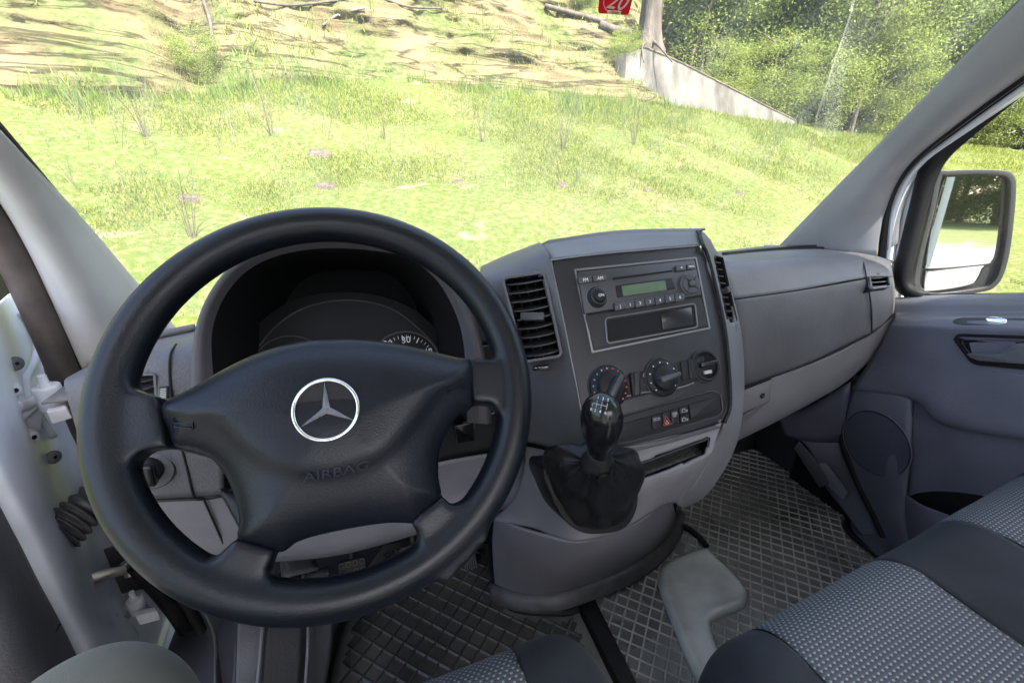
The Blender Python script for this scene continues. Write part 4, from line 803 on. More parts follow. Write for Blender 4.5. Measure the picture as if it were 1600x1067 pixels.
# right wing
RW = [[PY(1087, 361, .645), PY(1098, 362, .66), PY(1110, 374, .70)], [PY(1096, 374, .585), PY(1108, 376, .61), PY(1117, 388, .65)], [FW(1105, 405), PY(1118, 402, .585), PY(1130, 408, .63)], [FW(1118, 450), PY(1130, 446, .555), PY(1142, 450, .61)], [FW(1132, 515), PY(1148, 510, .52), PY(1158, 516, .58)], [FW(1139, 575), PY(1152, 575, .49), PY(1163, 585, .555)], [FW(1141, 632), PY(1152, 636, .47), PY(1161, 645, .535)], [FW(1134, 662), PY(1146, 672, .46), PY(1152, 690, .53)], [PY(1114, 700, .425), PY(1128, 716, .46), PY(1134, 730, .52)], [PY(1088, 755, .425), PY(1098, 768, .465), PY(1102, 775, .52)], [PY(1058, 788, .44), PY(1064, 792, .48), PY(1068, 794, .54)]]
RVW = Frame(PY(1133, 452, .567), Vector((.55, -cos(T_), sin(T_))))
rvq = [(1115, 401), (1128, 404), (1150, 500), (1136, 502)]
patch('right_wing', RW, m_dashu, cons, 14, 10, .004, cut=[rvq])
vent(cons, RVW, rvq, 9, .035, .002, ((1135, 453), .009, .005), rr=.003, bez=m_seal, label='tall vent right of the radio')
for k in range(3):
    g = Frame(PY(1145, 513, .525), Vector((.45, -cos(T_), sin(T_)))); u, v = g.px(1146, 510 + 4 * k); plate('symbol', g, [(u - .005, v - .0007), (u + .005, v - .0007), (u + .005, v + .0007), (u - .005, v + .0007)], 0, .004, m_btn, cons, bw=0)
# lower console: tray front, gear shelf, foot
TF = Frame(FW(1045, 720), (0, -cos(radians(22)), sin(radians(22))))
ltq = [(987, 727), (1108, 682), (1103, 712), (990, 755)]
patch('lower_front', [[PY(822, 698, .545), PY(870, 706, .468), FW(920, 708), FW(975, 697), FW(1040, 683), FW(1095, 671), FW(1128, 660)], [PY(816, 745, .545), PY(850, 745, .47), PY(905, 752, .415), TF.w(*TF.px(975, 735)), TF.w(*TF.px(1045, 712)), TF.w(*TF.px(1088, 695)), TF.w(*TF.px(1118, 690))],
      [PY(800, 782, .56), PY(850, 786, .465), PY(905, 800, .395), TF.w(*TF.px(985, 775)), TF.w(*TF.px(1045, 752)), TF.w(*TF.px(1085, 732)), TF.w(*TF.px(1106, 720))],
      [PY(768, 812, .575), PY(830, 824, .485), PY(900, 846, .40), PY(975, 826, .41), PY(1035, 790, .44), PY(1058, 785, .445), PY(1075, 772, .445)]], m_dashl, cons, 9, 9, .004, cut=[ltq])
lt = ring('lower_tray', TF, uv(TF, ltq), .0032, -.03, .003, m_gloss, cons, r=.003); plate('tray_floor', TF, uv(TF, ltq), -.045, -.04, m_void, lt, bw=0)
patch('ribbed_mat', [[TF.w(*TF.px(990, 752), -.004), TF.w(*TF.px(1102, 710), -.004)], [TF.w(*TF.px(990, 736), -.03), TF.w(*TF.px(1102, 694), -.03)]], M('ribbed rubber', (.035, .035, .037), .5, .9, 500, dist=.003), lt, 8, 6, .002)
fb('trim_bar', [(935, 706), (1040, 686), (1120, 664), (1128, 668), (1040, 694), (945, 716)], -.004, .004, m_btn, cons, r=.003, bw=.002)
body = [[PY(772, 806, .60), PY(800, 820, .55), PY(850, 836, .50), PY(905, 846, .47), PY(975, 825, .475), PY(1030, 792, .52), PY(1046, 770, .60)],
        [PY(769, 850, .62), PY(800, 858, .57), PY(850, 868, .53), PY(905, 872, .51), PY(985, 850, .53), PY(1040, 815, .60), PY(1052, 790, .66)],
        [PY(772, 900, .665), PY(802, 908, .62), PY(845, 912, .585), PY(895, 906, .575), PY(985, 876, .60), PY(1042, 832, .68), PY(1056, 803, .75)],
        [PY(776, 922, .69), PY(806, 934, .645), PY(845, 938, .615), PY(890, 930, .605), PY(985, 892, .63), PY(1046, 843, .715), PY(1060, 808, .79)]]
patch('console_foot', body, M('console foot plastic', (.115, .112, .13), .5, .3, 700, var=.08, vscale=5), cons, 9, 9, .004)
tube('foot_flange', [p + Vector((-.006, -.012, .012)) for p in body[3]], .017, m_rub, cons, n=10, ry=.024)
box('console_core', (.27, .76, -.95), (.50, 1.08, -.30), m_void, cons)

# ------------------------------------------------------------------ gear lever
GFm = Frame(PY(925, 775, .396), Vector((-.04, -cos(radians(24)), sin(radians(24)))))
gl = thing('gear_lever', 'black gear lever with a glossy six speed knob and wrinkled leather gaiter', 'gear lever', GFm.O)
bo = [(850, 728), (866, 726), (905, 722), (985, 722), (993, 745), (993, 790), (975, 822), (940, 832), (905, 829), (876, 806), (856, 765), (847, 742)]
plate('gaiter_frame', GFm, [p[:2] for p in cr([Vector((*GFm.px(*p), 0)) for p in bo], 4, True)], -.06, .005, m_leather, gl, bw=.002)
KC = PY(935, 708, .335); KT = PY(941, 646, .318)       # collar and head centre
ax = (KT - KC).normalized()
base = [GFm.w(*GFm.px(*p), .004) for p in [(862, 735), (905, 728), (980, 728), (988, 750), (988, 785), (970, 815), (938, 826), (908, 822), (884, 800), (866, 768)]]
base = cr(base, 6, True); nb_ = len(base); cx_ = KC; fr_ = Frame(KC - ax * .014, ax, (0, 1, 0))
vs = []; fs = []; Lv = 18
bc = sum(base, Vector()) / nb_; a0 = [atan2((b - bc).dot(fr_.e2), (b - bc).dot(fr_.e1)) for b in base]
for j in range(Lv + 1):
    t = j / Lv
    for i, b in enumerate(base):
        a = a0[i]; rt = .0205; top = fr_.w(rt * cos(a), rt * sin(a), 0); s = t
        prof = 1 - (1 - s) ** 1.7           # quickly inward near the top
        wq = s ** 2.6; p = b.lerp(top, wq) + ax * ((top - bc).dot(ax) * (s - wq) * .95); out = (b - bc).normalized()
        bulge = .007 * sin(pi * min(1, s * 1.05)) * (1 + 1.1 * cos(4 * a + .9 + .8 * s) * s + .6 * cos(7 * a + 2 * s)) + .006 * noise.noise(Vector((a * 2, s * 7, 3)))
        fold = -.010 * abs(sin(9 * a + 3 * s)) * s * s + .004 * sin(16 * s + a) * s
        p += out * (bulge + fold)
        vs.append(p)
for j in range(Lv):
    for i in range(nb_): fs.append((j * nb_ + i, j * nb_ + (i + 1) % nb_, (j + 1) * nb_ + (i + 1) % nb_, (j + 1) * nb_ + i))
g_ = raw('gaiter', vs, fs, m_leather, gl); g_.modifiers.new('sub', 'SUBSURF').levels = 1; g_.modifiers['sub'].render_levels = 1
lathe('collar', fr_.w(0, 0, -.008), ax, [(.018, 0), (.0185, .006), (.0160, .012), (.0140, .018), (.0125, .026)], m_blk, gl)
LK_ = (KT - KC).length
prof = [(.0135, 0), (.0150, .010), (.0185, .022), (.0228, .036), (.0250, .050), (.0246, .062), (.0215, .073), (.0155, .081), (.008, .0855), (.0, .0865)]
kf = Frame(KC, ax, (0, 1, 0))
vs = []; fs = []; n_ = 40
prof2 = [p[:2] for p in cr([Vector((r, h, 0)) for r, h in prof], 4)]
for r, h in prof2:
    for k in range(n_): a = 2 * pi * k / n_; vs.append(kf.w(r * cos(a) * .80, r * sin(a) * .92, h * .98))
for j in range(len(prof2) - 1):
    for k in range(n_): fs.append((j * n_ + k, j * n_ + (k + 1) % n_, (j + 1) * n_ + (k + 1) % n_, (j + 1) * n_ + k))
kb = raw('knob', vs, fs, m_gloss, gl)
# leather side cheek of the knob and shift pattern
tf = Frame(PY(944, 634, .300), -Vector(ray(944, 634)), roll=-.12)
for x, s in ((-.0085, ('1', '2')), (-.0028, ('3', '4')), (.0028, ('5', '6'))):
    pass
pat = [((-.0085, .004), (-.0085, -.004)), ((-.0030, .004), (-.0030, -.004)), ((.0030, .004), (.0030, -.004)), ((-.0130, 0), (.0030, 0)), ((-.0130, 0), (-.0130, -.004))]
def onknob(u, v):
    o = tf.w(u, v, .03); return o
from mathutils.bvhtree import BVHTree
kbv = BVHTree.FromPolygons([v for v in vs], fs)
def drop(u, v, h=.0004):
    hh = kbv.ray_cast(tf.w(u * .8, v * .8, .06), -tf.n); return (hh[0] + hh[1] * h) if hh[0] else tf.w(u, v, 0)
for k, (a, b) in enumerate(pat): tube('shift_pattern', [drop(a[0] + (b[0] - a[0]) * t / 4, a[1] + (b[1] - a[1]) * t / 4) for t in range(5)], .0003, m_grayp, kb, n=5, sub=1)
def knobtext(s, u, v, size):
    c = bpy.data.curves.new('t', 'FONT'); c.body = s; c.size = size; c.align_x = 'CENTER'; c.align_y = 'CENTER'; c.resolution_u = 2; t = bpy.data.objects.new('tmp', c); COL.objects.link(t)
    me = bpy.data.meshes.new_from_object(t); bpy.data.objects.remove(t)
    for q in me.vertices: q.co = drop(u + q.co.x, v + q.co.y, .0005)
    link('shift_number', me, m_white, kb, False)
for s, x, y in (('1', -.0085, .0072), ('3', -.003, .0072), ('5', .003, .0072), ('R', -.013, -.0075), ('2', -.0085, -.0075), ('4', -.003, -.0075), ('6', .003, -.0075)): knobtext(s, x, y, .0046)

# ------------------------------------------------------------------ steering wheel
RK_ = radians(37.1)
WH = Frame((-.0459, .4199, -.2085), (0, -cos(RK_), sin(RK_)), roll=radians(-1.0))
sw = thing('steering_wheel', 'large dark four spoke steering wheel with a chrome star badge on its airbag cover', 'steering wheel', WH.O)
def wu(pts, h=0): return uv(WH, pts, h)
# rim and spokes fused into one skin
bm = bmesh.new(); n1, n2 = 160, 20
for i in range(n1):
    a = 2 * pi * i / n1
    for k in range(n2):
        b = 2 * pi * k / n2; rr = .1858 + .0192 * cos(b); bm.verts.new(WH.w(rr * cos(a), rr * sin(a), .0192 * sin(b)))
bm.verts.ensure_lookup_table()
for i in range(n1):
    for k in range(n2): bm.faces.new([bm.verts[j] for j in (i * n2 + k, ((i + 1) % n1) * n2 + k, ((i + 1) % n1) * n2 + (k + 1) % n2, i * n2 + (k + 1) % n2)])
def slab(P, h0, h1, tp=.0):
    P = ccw(P); c = Vector((sum(p[0] for p in P) / len(P), sum(p[1] for p in P) / len(P))); v0 = [bm.verts.new(WH.w(*(Vector(p)), h0)) for p in P]; v1 = [bm.verts.new(WH.w(*(Vector(p).lerp(c, tp)), h1)) for p in P]
    bm.faces.new(v0[::-1]); bm.faces.new(v1)
    for i in range(len(P)): bm.faces.new((v0[i], v0[(i + 1) % len(P)], v1[(i + 1) % len(P)], v1[i]))
slab(wu([(150, 590), (205, 592), (218, 612), (256, 622), (272, 700), (232, 704), (214, 722), (206, 750), (160, 740)]), -.016, .013)
slab(wu([(798, 512), (800, 560), (778, 566), (728, 562), (736, 632), (766, 632), (778, 648), (785, 700), (805, 700), (812, 600)]), -.016, .013)
slab(wu([(300, 900), (332, 880), (352, 858), (372, 838), (436, 856), (424, 882), (420, 918), (432, 945), (400, 955), (330, 935)]), -.016, .013)
slab(wu([(640, 905), (652, 868), (655, 838), (640, 812), (690, 772), (704, 790), (724, 782), (770, 760), (760, 840), (700, 905)]), -.016, .013)
slab(wu([(300, 640), (700, 600), (650, 770), (600, 770), (470, 790), (420, 820), (370, 800), (340, 700)]), -.035, -.010)
for q in ([(240, 628), (330, 600), (340, 720), (262, 700)], [(650, 560), (740, 564), (745, 630), (660, 680)], [(330, 760), (440, 800), (436, 852), (372, 836)], [(600, 770), (680, 720), (690, 775), (645, 812)]): slab(wu(q), -.030, -.004)
bmesh.ops.recalc_face_normals(bm, faces=bm.faces); me = bpy.data.meshes.new('rim'); bm.to_mesh(me); bm.free()
rim = link('rim', me, m_wheel, sw)
m = rim.modifiers.new('remesh', 'REMESH'); m.mode = 'VOXEL'; m.voxel_size = .0024; m.use_smooth_shade = True
m = rim.modifiers.new('smooth', 'SMOOTH'); m.factor = .6; m.iterations = 26
PADP = [(251, 640), (262, 625), (300, 606), (350, 577), (400, 553), (450, 538), (505, 531), (565, 531), (620, 537), (670, 548), (715, 559), (734, 563), (741, 595), (741, 632), (728, 640), (712, 655), (697, 680), (687, 710), (686, 745), (690, 776), (669, 797), (649, 817), (634, 818), (605, 818), (560, 824), (510, 834), (476, 843), (452, 853), (438, 864), (402, 858), (368, 845), (370, 815), (362, 775), (345, 738), (320, 712), (290, 700), (266, 695), (256, 668)]
pv = [p[:2] for p in cr([Vector((*WH.px(x, y, .012), 0)) for x, y in PADP], 3, True)]
UP = np.array([p[:2] for p in cr([Vector((*WH.px(x, y, .02), 0)) for x, y in [(230, 640), (300, 645), (345, 662), (385, 700), (430, 728), (490, 742), (555, 733), (610, 705), (650, 660), (690, 610), (745, 590), (745, 500), (200, 480)]], 3, True)])
UPl = [tuple(p) for p in UP]
def padh(u, v, d):
    h = .009 + .022 * (1 - math.exp(-d / .020)) + .010 * (1 - math.exp(-d / .06))
    dd = float(segd(np.array([[u, v]]), UP)[0]); s = dd if inside(u, v, UPl) else -dd
    return h + .0075 * (1 / (1 + math.exp(-s / .0035)) - .5)
pad = pillow('airbag_cover', WH, pv, .0032, padh, m_pad, sw, .028)
pb = BVHTree.FromPolygons([v.co for v in pad.data.vertices], [p.vertices[:] for p in pad.data.polygons])
def onpad(x, y):
    d = Vector(ray(x, y)).normalized(); h = pb.ray_cast(Vector((0, 0, 0)), d); return h
h_ = onpad(510, 640); EN = (WH.n + Vector((0, 0, 0))).normalized(); EF = Frame(h_[0], EN, roll=radians(-1.5))
em = lathe('emblem', EF.w(0, 0, -.003), EF.n, [(.0285, 0), (.0285, .0035), (.0268, .0036), (.0262, .0022)], m_blk, sw, 64)
def torus(name, fr, R_, r_, h, mt, par, n=64, k=12, fl=1):
    vs = [fr.w((R_ + r_ * cos(2 * pi * j / k)) * cos(2 * pi * i / n), (R_ + r_ * cos(2 * pi * j / k)) * sin(2 * pi * i / n), h + fl * r_ * sin(2 * pi * j / k)) for i in range(n) for j in range(k)]
    return raw(name, vs, [(i * k + j, ((i + 1) % n) * k + j, ((i + 1) % n) * k + (j + 1) % k, i * k + (j + 1) % k) for i in range(n) for j in range(k)], mt, par)
torus('badge_ring', EF, .0268, .0018, .0015, m_chrome, em)
vs = [EF.w(0, 0, .0062)]; fs = []
tips = []
for k in range(3):
    a = pi / 2 + k * 2 * pi / 3; tips.append(EF.w(.0262 * cos(a), .0262 * sin(a), .0012)); 
ins = [EF.w(.0036 * cos(pi / 2 + pi / 3 + k * 2 * pi / 3), .0036 * sin(pi / 2 + pi / 3 + k * 2 * pi / 3), .0008) for k in range(3)]
vs += tips + ins
for k in range(3): fs += [(0, 1 + k, 4 + k), (0, 4 + (k + 2) % 3, 1 + k)]
raw('star', vs, fs, M('star silver', (.9, .9, .92), .24, metal=.85, var=.01), em, False)
# embossed word and horn signs
q = onpad(525, 737); tfw = Frame(q[0] + q[1] * .0, q[1] if q[1].dot(WH.n) > 0 else -q[1], roll=.02)
c = bpy.data.curves.new('t', 'FONT'); c.body = 'AIRBAG'; c.size = .0125; c.align_x = 'CENTER'; c.align_y = 'CENTER'; c.resolution_u = 2; c.shear = .1; c.extrude = .0002; t = bpy.data.objects.new('tmp', c); COL.objects.link(t)
me = bpy.data.meshes.new_from_object(t); bpy.data.objects.remove(t)
for v_ in me.vertices:
    o_ = tfw.w(v_.co.x * 1.25, v_.co.y, .05); hh = pb.ray_cast(o_, -tfw.n); v_.co = (hh[0] if hh[0] else o_ - tfw.n * .05) + tfw.n * (.0008 + v_.co.z * 2)
link('embossed_word', me, M('embossed letters', (.020, .023, .032), .4, var=.02), pad, False)
for x, y, sg in ((286, 664, 1), (711, 604, -1)):
    q = onpad(x, y)
    if q[0] is not None:
        f2 = Frame(q[0], q[1] if q[1].dot(WH.n) > 0 else -q[1]); P = [(-.009, -.006), (-.007, -.002), (.006, -.003), (.009, -.004), (.009, .004), (.006, .003), (-.007, .002), (-.009, .006)]
        ring('horn_sign', f2, [(a * sg, b) for a, b in P], .0009, -.0005, .0008, m_pad, pad, bw=.0003)
lathe('steering_column', WH.w(0, -.01, -.19), WH.n, [(.055, 0), (.055, .13), (.045, .15)], m_blk, sw, 32)
# key and stalk right of the column
kr = thing('ignition_key', 'silver ringed ignition lock with a key behind the right wheel spoke', 'key', PY(768, 634, .56))
kfm = Frame(PY(768, 632, .57), (.2, -1, .3)); torus('lock_ring', kfm, .014, .002, 0, m_chrome, kr, 40)
torus('key_loop', Frame(PY(776, 640, .55), (.8, -.5, .2)), .009, .0012, 0, m_steel, kr, 30); lathe('lock_barrel', kfm.w(0, 0, -.03), kfm.n, [(.013, 0), (.013, .03), (.01, .032)], m_blk, kr)
obd = Frame(PY(730, 670, .60), (0, -1, .1)); sk_ = thing('fuse_pocket', 'small black rectangular pocket with a bright top edge behind the wheel', 'pocket', obd.O)
plate('pocket_box', obd, uv(obd, [(708, 660), (737, 654), (739, 684), (712, 688)]), -.02, .012, m_gloss, sk_, r=.003, bw=.002); tube('pocket_edge', [obd.w(*obd.px(721, 655), .013), obd.w(*obd.px(736, 653), .013), obd.w(*obd.px(738, 664), .013)], .0014, m_btn, sk_, n=6)
# ------------------------------------------------------------------ passenger door
pd = thing('passenger_door', 'grey trimmed passenger door with a speaker panel, pull handle and side window', 'door', (1.2, .3, -.95))
PF = lambda x: Frame((x, .4, -.3), (-1, 0, 0))
patch('upper_trim', [CX((1394, 468, 1.215), (1430, 464, 1.215), (1500, 462, 1.215), (1620, 459, 1.215), (1900, 450, 1.215)), CX((1396, 474, 1.195), (1440, 473, 1.195), (1500, 473, 1.195), (1620, 473, 1.195), (1900, 470, 1.195)), CX((1398, 490, 1.188), (1440, 491, 1.185), (1500, 492, 1.185), (1620, 493, 1.185), (1900, 498, 1.185)), CX((1396, 500, 1.165), (1440, 500, 1.155), (1500, 500, 1.15), (1620, 501, 1.145), (1900, 504, 1.145)), CX((1392, 510, 1.155), (1440, 511, 1.142), (1500, 513, 1.137), (1620, 515, 1.132), (1900, 525, 1.13))], m_doorup, pd, 8, 7, -.003)
patch('middle_trim', [CX((1391, 508, 1.1555), (1440, 509, 1.1425), (1500, 511, 1.1375), (1620, 513, 1.1325), (1900, 523, 1.13)), CX((1372, 545, 1.165), (1430, 548, 1.150), (1500, 552, 1.143), (1620, 560, 1.138), (1900, 570, 1.135)), CX((1350, 580, 1.17), (1418, 590, 1.155), (1490, 605, 1.145), (1620, 620, 1.138), (1900, 640, 1.132)), CX((1333, 604, 1.178), (1425, 620, 1.165), (1476, 657, 1.155), (1620, 682, 1.145), (1900, 720, 1.14)), CX((1333, 607, 1.20), (1426, 624, 1.19), (1478, 662, 1.19), (1620, 688, 1.19), (1900, 730, 1.19))], m_door, pd, 8, 8, -.003)
patch('lower_trim', [CX((1326, 600, 1.20), (1425, 612, 1.195), (1520, 640, 1.19), (1640, 660, 1.19), (1900, 690, 1.19)), CX((1318, 680, 1.20), (1420, 700, 1.195), (1520, 720, 1.19), (1640, 740, 1.19), (1900, 780, 1.19)), CX((1345, 780, 1.20), (1425, 790, 1.195), (1520, 810, 1.19), (1640, 830, 1.19), (1900, 860, 1.19)), CX((1388, 880, 1.20), (1440, 890, 1.19), (1520, 900, 1.18), (1640, 930, 1.18), (1900, 960, 1.18))], m_door, pd, 8, 8, -.003)
patch('speaker_panel', [CX((1334, 606, 1.192), (1380, 611, 1.178), (1419, 618, 1.172), (1425, 624, 1.188)), CX((1316, 672, 1.192), (1370, 680, 1.176), (1415, 700, 1.170), (1421, 702, 1.19)), CX((1330, 740, 1.192), (1370, 750, 1.176), (1410, 772, 1.170), (1417, 780, 1.19)), CX((1362, 800, 1.192), (1390, 810, 1.176), (1412, 830, 1.170), (1424, 840, 1.185)), CX((1398, 872, 1.19), (1415, 872, 1.18), (1430, 878, 1.175), (1450, 884, 1.18))], m_door, pd, 8, 8, -.003)
SP = f3(PX(1369, 692, 1.1765), PX(1415, 700, 1.170), PX(1371, 750, 1.1765), .004); rr = abs(SP.px(1411, 700)[0])
torus('speaker_ring', SP, .082, .0010, .0006, m_blk, pd, 64, 8, .5)
torus('speaker_lip', SP, .0845, .0018, .0002, m_door, pd, 64, 8, .6)
plate('speaker_grille', SP, circ(0, 0, .080, 56), -.001, .0012, M('speaker mesh', (.07, .072, .10), .55, .9, 1600, var=.02), pd, bw=0)
pk = [CX((1416, 774, 1.180), (1440, 790, 1.135), (1480, 806, 1.118), (1530, 825, 1.11), (1640, 850, 1.11), (1900, 880, 1.11)), CX((1416, 810, 1.18), (1442, 820, 1.13), (1480, 832, 1.108), (1530, 850, 1.10), (1640, 880, 1.10), (1900, 920, 1.10)), CX((1425, 900, 1.19), (1450, 900, 1.14), (1490, 910, 1.12), (1530, 940, 1.11), (1640, 980, 1.11), (1900, 1030, 1.11))]
patch('door_pocket', pk, m_door, pd, 8, 8, -.004)
tube('pocket_lip', [p for p in pk[0]], .0035, m_door, pd, n=8)
patch('pocket_back', [CX((1417, 774, 1.186), (1456, 768, 1.186), (1520, 772, 1.186), (1700, 800, 1.186)), CX((1417, 830, 1.186), (1456, 850, 1.186), (1520, 880, 1.186), (1700, 920, 1.186))], m_blk, pd, 5, 5, 0)
tube('pocket_rim', CX((1417, 775, 1.184), (1440, 768, 1.184), (1480, 766, 1.184), (1530, 772, 1.184), (1620, 790, 1.184)), .0018, m_door, pd, n=6)
# handle recess, pull and window switch
HFm = f3(PX(1500, 552, 1.143), PX(1620, 560, 1.138), PX(1490, 605, 1.145), .004)
HR = [(1491, 530), (1497, 522), (1505, 521), (1640, 525), (1640, 581), (1530, 570), (1518, 566)]
hr = ring('handle_frame', HFm, uv(HFm, HR), .006, -.004, .004, m_blk, pd, r=.008, label='black framed door handle recess'); plate('handle_recess', HFm, uv(HFm, HR), -.002, .0012, m_gloss, hr, r=.008, bw=0)
ring('handle_lip', HFm, uv(HFm, [(1503, 534), (1508, 530), (1640, 532), (1640, 575), (1532, 565), (1522, 561)]), .0012, .001, .0035, m_btn, hr, r=.006)
plate('handle_well', HFm, uv(HFm, [(1515, 535), (1590, 533), (1575, 552), (1520, 552)]), .0012, .002, m_door, hr, r=.004, bw=0)
plate('pull_handle', HFm, uv(HFm, [(1517, 552), (1522, 550), (1568, 552), (1578, 546), (1592, 535), (1640, 536), (1640, 570), (1535, 562), (1524, 558)]), .003, .014, m_dash, hr, r=.004, bw=.003)
WSf = f3(PX(1500, 500, 1.150), PX(1620, 501, 1.145), PX(1500, 513, 1.137), .002)
wsw = plate('window_switch', WSf, uv(WSf, [(1488, 504), (1495, 498.5), (1505, 497), (1640, 498), (1640, 510), (1505, 509), (1492, 507)]), -.001, .0028, m_btn, pd, r=.004, bw=.001, label='slim window switch plate on the door ledge')
plate('switch_rocker', WSf, uv(WSf, [(1541, 500), (1548, 497), (1564, 498), (1576, 501), (1574, 507), (1562, 508), (1543, 506)]), .002, .007, m_chrome, wsw, r=.003, bw=.0025)
patch('armrest_underside', [CX((1532, 578, 1.142), (1580, 582, 1.137), (1700, 592, 1.137)), CX((1548, 602, 1.143), (1600, 612, 1.140), (1720, 624, 1.14)), CX((1578, 636, 1.147), (1620, 646, 1.144), (1740, 660, 1.144))], m_door, pd, 6, 6, -.002)
# window seal, pane
WO_ = [(1432, 470), (1406, 454), (1398, 430), (1409, 385), (1424, 325), (1440, 264), (1467, 222), (1520, 172), (1620, 88), (1760, -30)]
WI_ = [(1448, 461.5), (1432, 455), (1423, 440), (1428, 400), (1444, 335), (1460, 285), (1480, 248), (1530, 203), (1630, 122), (1770, 5)]
patch('window_surround', [CX(*[(x, y, 1.222) for x, y in WO_]), CX(*[((x * .5 + a * .5), (y * .5 + b * .5), 1.214) for (x, y), (a, b) in zip(WO_, WI_)]), CX(*[(x, y, 1.226) for x, y in WI_])], m_seal, pd, 8, 4, -.006)
tube('window_seal_lip', CX(*[(x - .5, y, 1.2255) for x, y in WI_]), .0022, m_btn, pd, n=8)
tube('waist_seal', CX((1430, 461.5, 1.219), (1470, 461, 1.219), (1560, 460.5, 1.219), (1700, 459, 1.219)), .0035, m_seal, pd, n=8)
patch('window_pane', [CX((1418, 462, 1.232), (1700, 462, 1.232), (2300, 462, 1.232)), CX((1418, 230, 1.232), (1700, 120, 1.232), (2300, -200, 1.232)), [Vector((1.22, 1.0, .55)), Vector((1.22, .5, .55)), Vector((1.22, -.15, .55))]], m_sglass, pd, 4, 4, 0)
for k in range(5):
    PFm = Frame(PX(1586, 441, 1.2305), (-1, 0, 0)); u, v = PFm.px(1578, 437 + 2.4 * k)
    for j in range(9): plate('etched_print', PFm, [(u + j * .0055, v), (u + j * .0055 + .0042, v), (u + j * .0055 + .0042, v + .0011), (u + j * .0055, v + .0011)], 0, .0003, m_seal, pd, bw=0) if k < 3 and j < 7 else None
# ------------------------------------------------------------------ wing mirror
MN = Vector((-.30, -1, .0)); 
mr_ = thing('wing_mirror', 'black framed two part wing mirror outside the passenger window', 'wing mirror', PX(1505, 365, 1.40))
def solve_mirror():
    # the mirror is set so that it shows the road behind along the van side
    v = Vector(ray(1505, 360)).normalized(); back = Vector((.032, -1, -.022)).normalized(); n = (back - v).normalized(); return n
MF = Frame(PX(1505, 365, 1.42), solve_mirror())
OUT = [(1459, 272), (1475, 267), (1520, 265), (1562, 267), (1576, 274), (1580, 292), (1577, 340), (1570, 395), (1560, 430), (1548, 446), (1530, 454), (1470, 462), (1445, 462), (1428, 452), (1424, 436), (1428, 405), (1446, 330)]
ou = [p[:2] for p in cr([Vector((*MF.px(x, y), 0)) for x, y in OUT], 3, True)]
c0 = Vector((sum(p[0] for p in ou) / len(ou), sum(p[1] for p in ou) / len(ou)))
G1 = [(1477, 278), (1482, 277), (1553, 275), (1562, 279), (1566, 290), (1563, 340), (1556, 392), (1550, 408), (1540, 412), (1490, 417), (1449, 419), (1447, 412), (1453, 370), (1466, 312)]
G2 = [(1446, 427), (1455, 424), (1533, 415), (1534, 420), (1526, 437), (1516, 444), (1480, 451), (1447, 454), (1444, 450)]
P = ccw(ou); n = len(P); vs = []; L_ = [(.0, .006, 1), (.0, .012, .985), (-.0, -.02, 1.0), (-.0, -.06, .96), (0, -.09, .82), (0, -.10, .55)]
for _, h, s in L_: vs += [MF.w(*(c0 + (Vector(p) - c0) * s), h) for p in P]
fs = [(j * n + i, j * n + (i + 1) % n, (j + 1) * n + (i + 1) % n, (j + 1) * n + i) for j in range(1, len(L_) - 1) for i in range(n)] + [tuple(range((len(L_) - 1) * n, len(L_) * n))]
sh = raw('housing', vs, fs, m_blk, mr_)
m_mb = M('mirror surround plastic', (.016, .017, .019), .42, .2, 700, var=.1, spec=.3)
fpl = plate('face', MF, [tuple(c0 + (Vector(p) - c0) * .985) for p in P], -.004, .002, m_mb, mr_, bw=0)
ring('rim', MF, ou, .011, -.004, .015, m_mb, mr_, bw=.004)
for g, nm, lb in ((G1, 'main_glass', 'large upper mirror glass'), (G2, 'wide_angle_glass', 'small lower wide angle mirror glass')):
    q = [p[:2] for p in cr([Vector((*MF.px(x, y, .005), 0)) for x, y in g], 3, True)]
    plate(nm, MF, q, .002, .0052, m_mirror, mr_, bw=0, label=lb); ring('glass_edge', MF, q, -.0025, .002, .0075, m_blk, mr_, bw=.0005)
plate('hinge_plate', MF, uv(MF, [(1437, 376), (1441, 373), (1446, 376), (1436, 440), (1428, 440)], .004), .001, .006, m_blk, mr_, r=.003, bw=.001)
tube('arm', [MF.w(*(c0 + Vector((-.05, .10))), -.05), Vector((1.26, .80, -.12))], .018, m_mb, mr_, n=12, sub=2)
tube('arm', [MF.w(*(c0 + Vector((-.05, -.10))), -.05), Vector((1.26, .80, -.26))], .018, m_mb, mr_, n=12, sub=2)
# the white door skin outside, under the window and in front of it
box('outer_skin', (1.255, -.28, -1.10), (1.34, .86, -.30), m_paint, pd, .03)
box('door_inner_block', (1.215, -.28, -.95), (1.25, .80, -.31), m_void, pd)
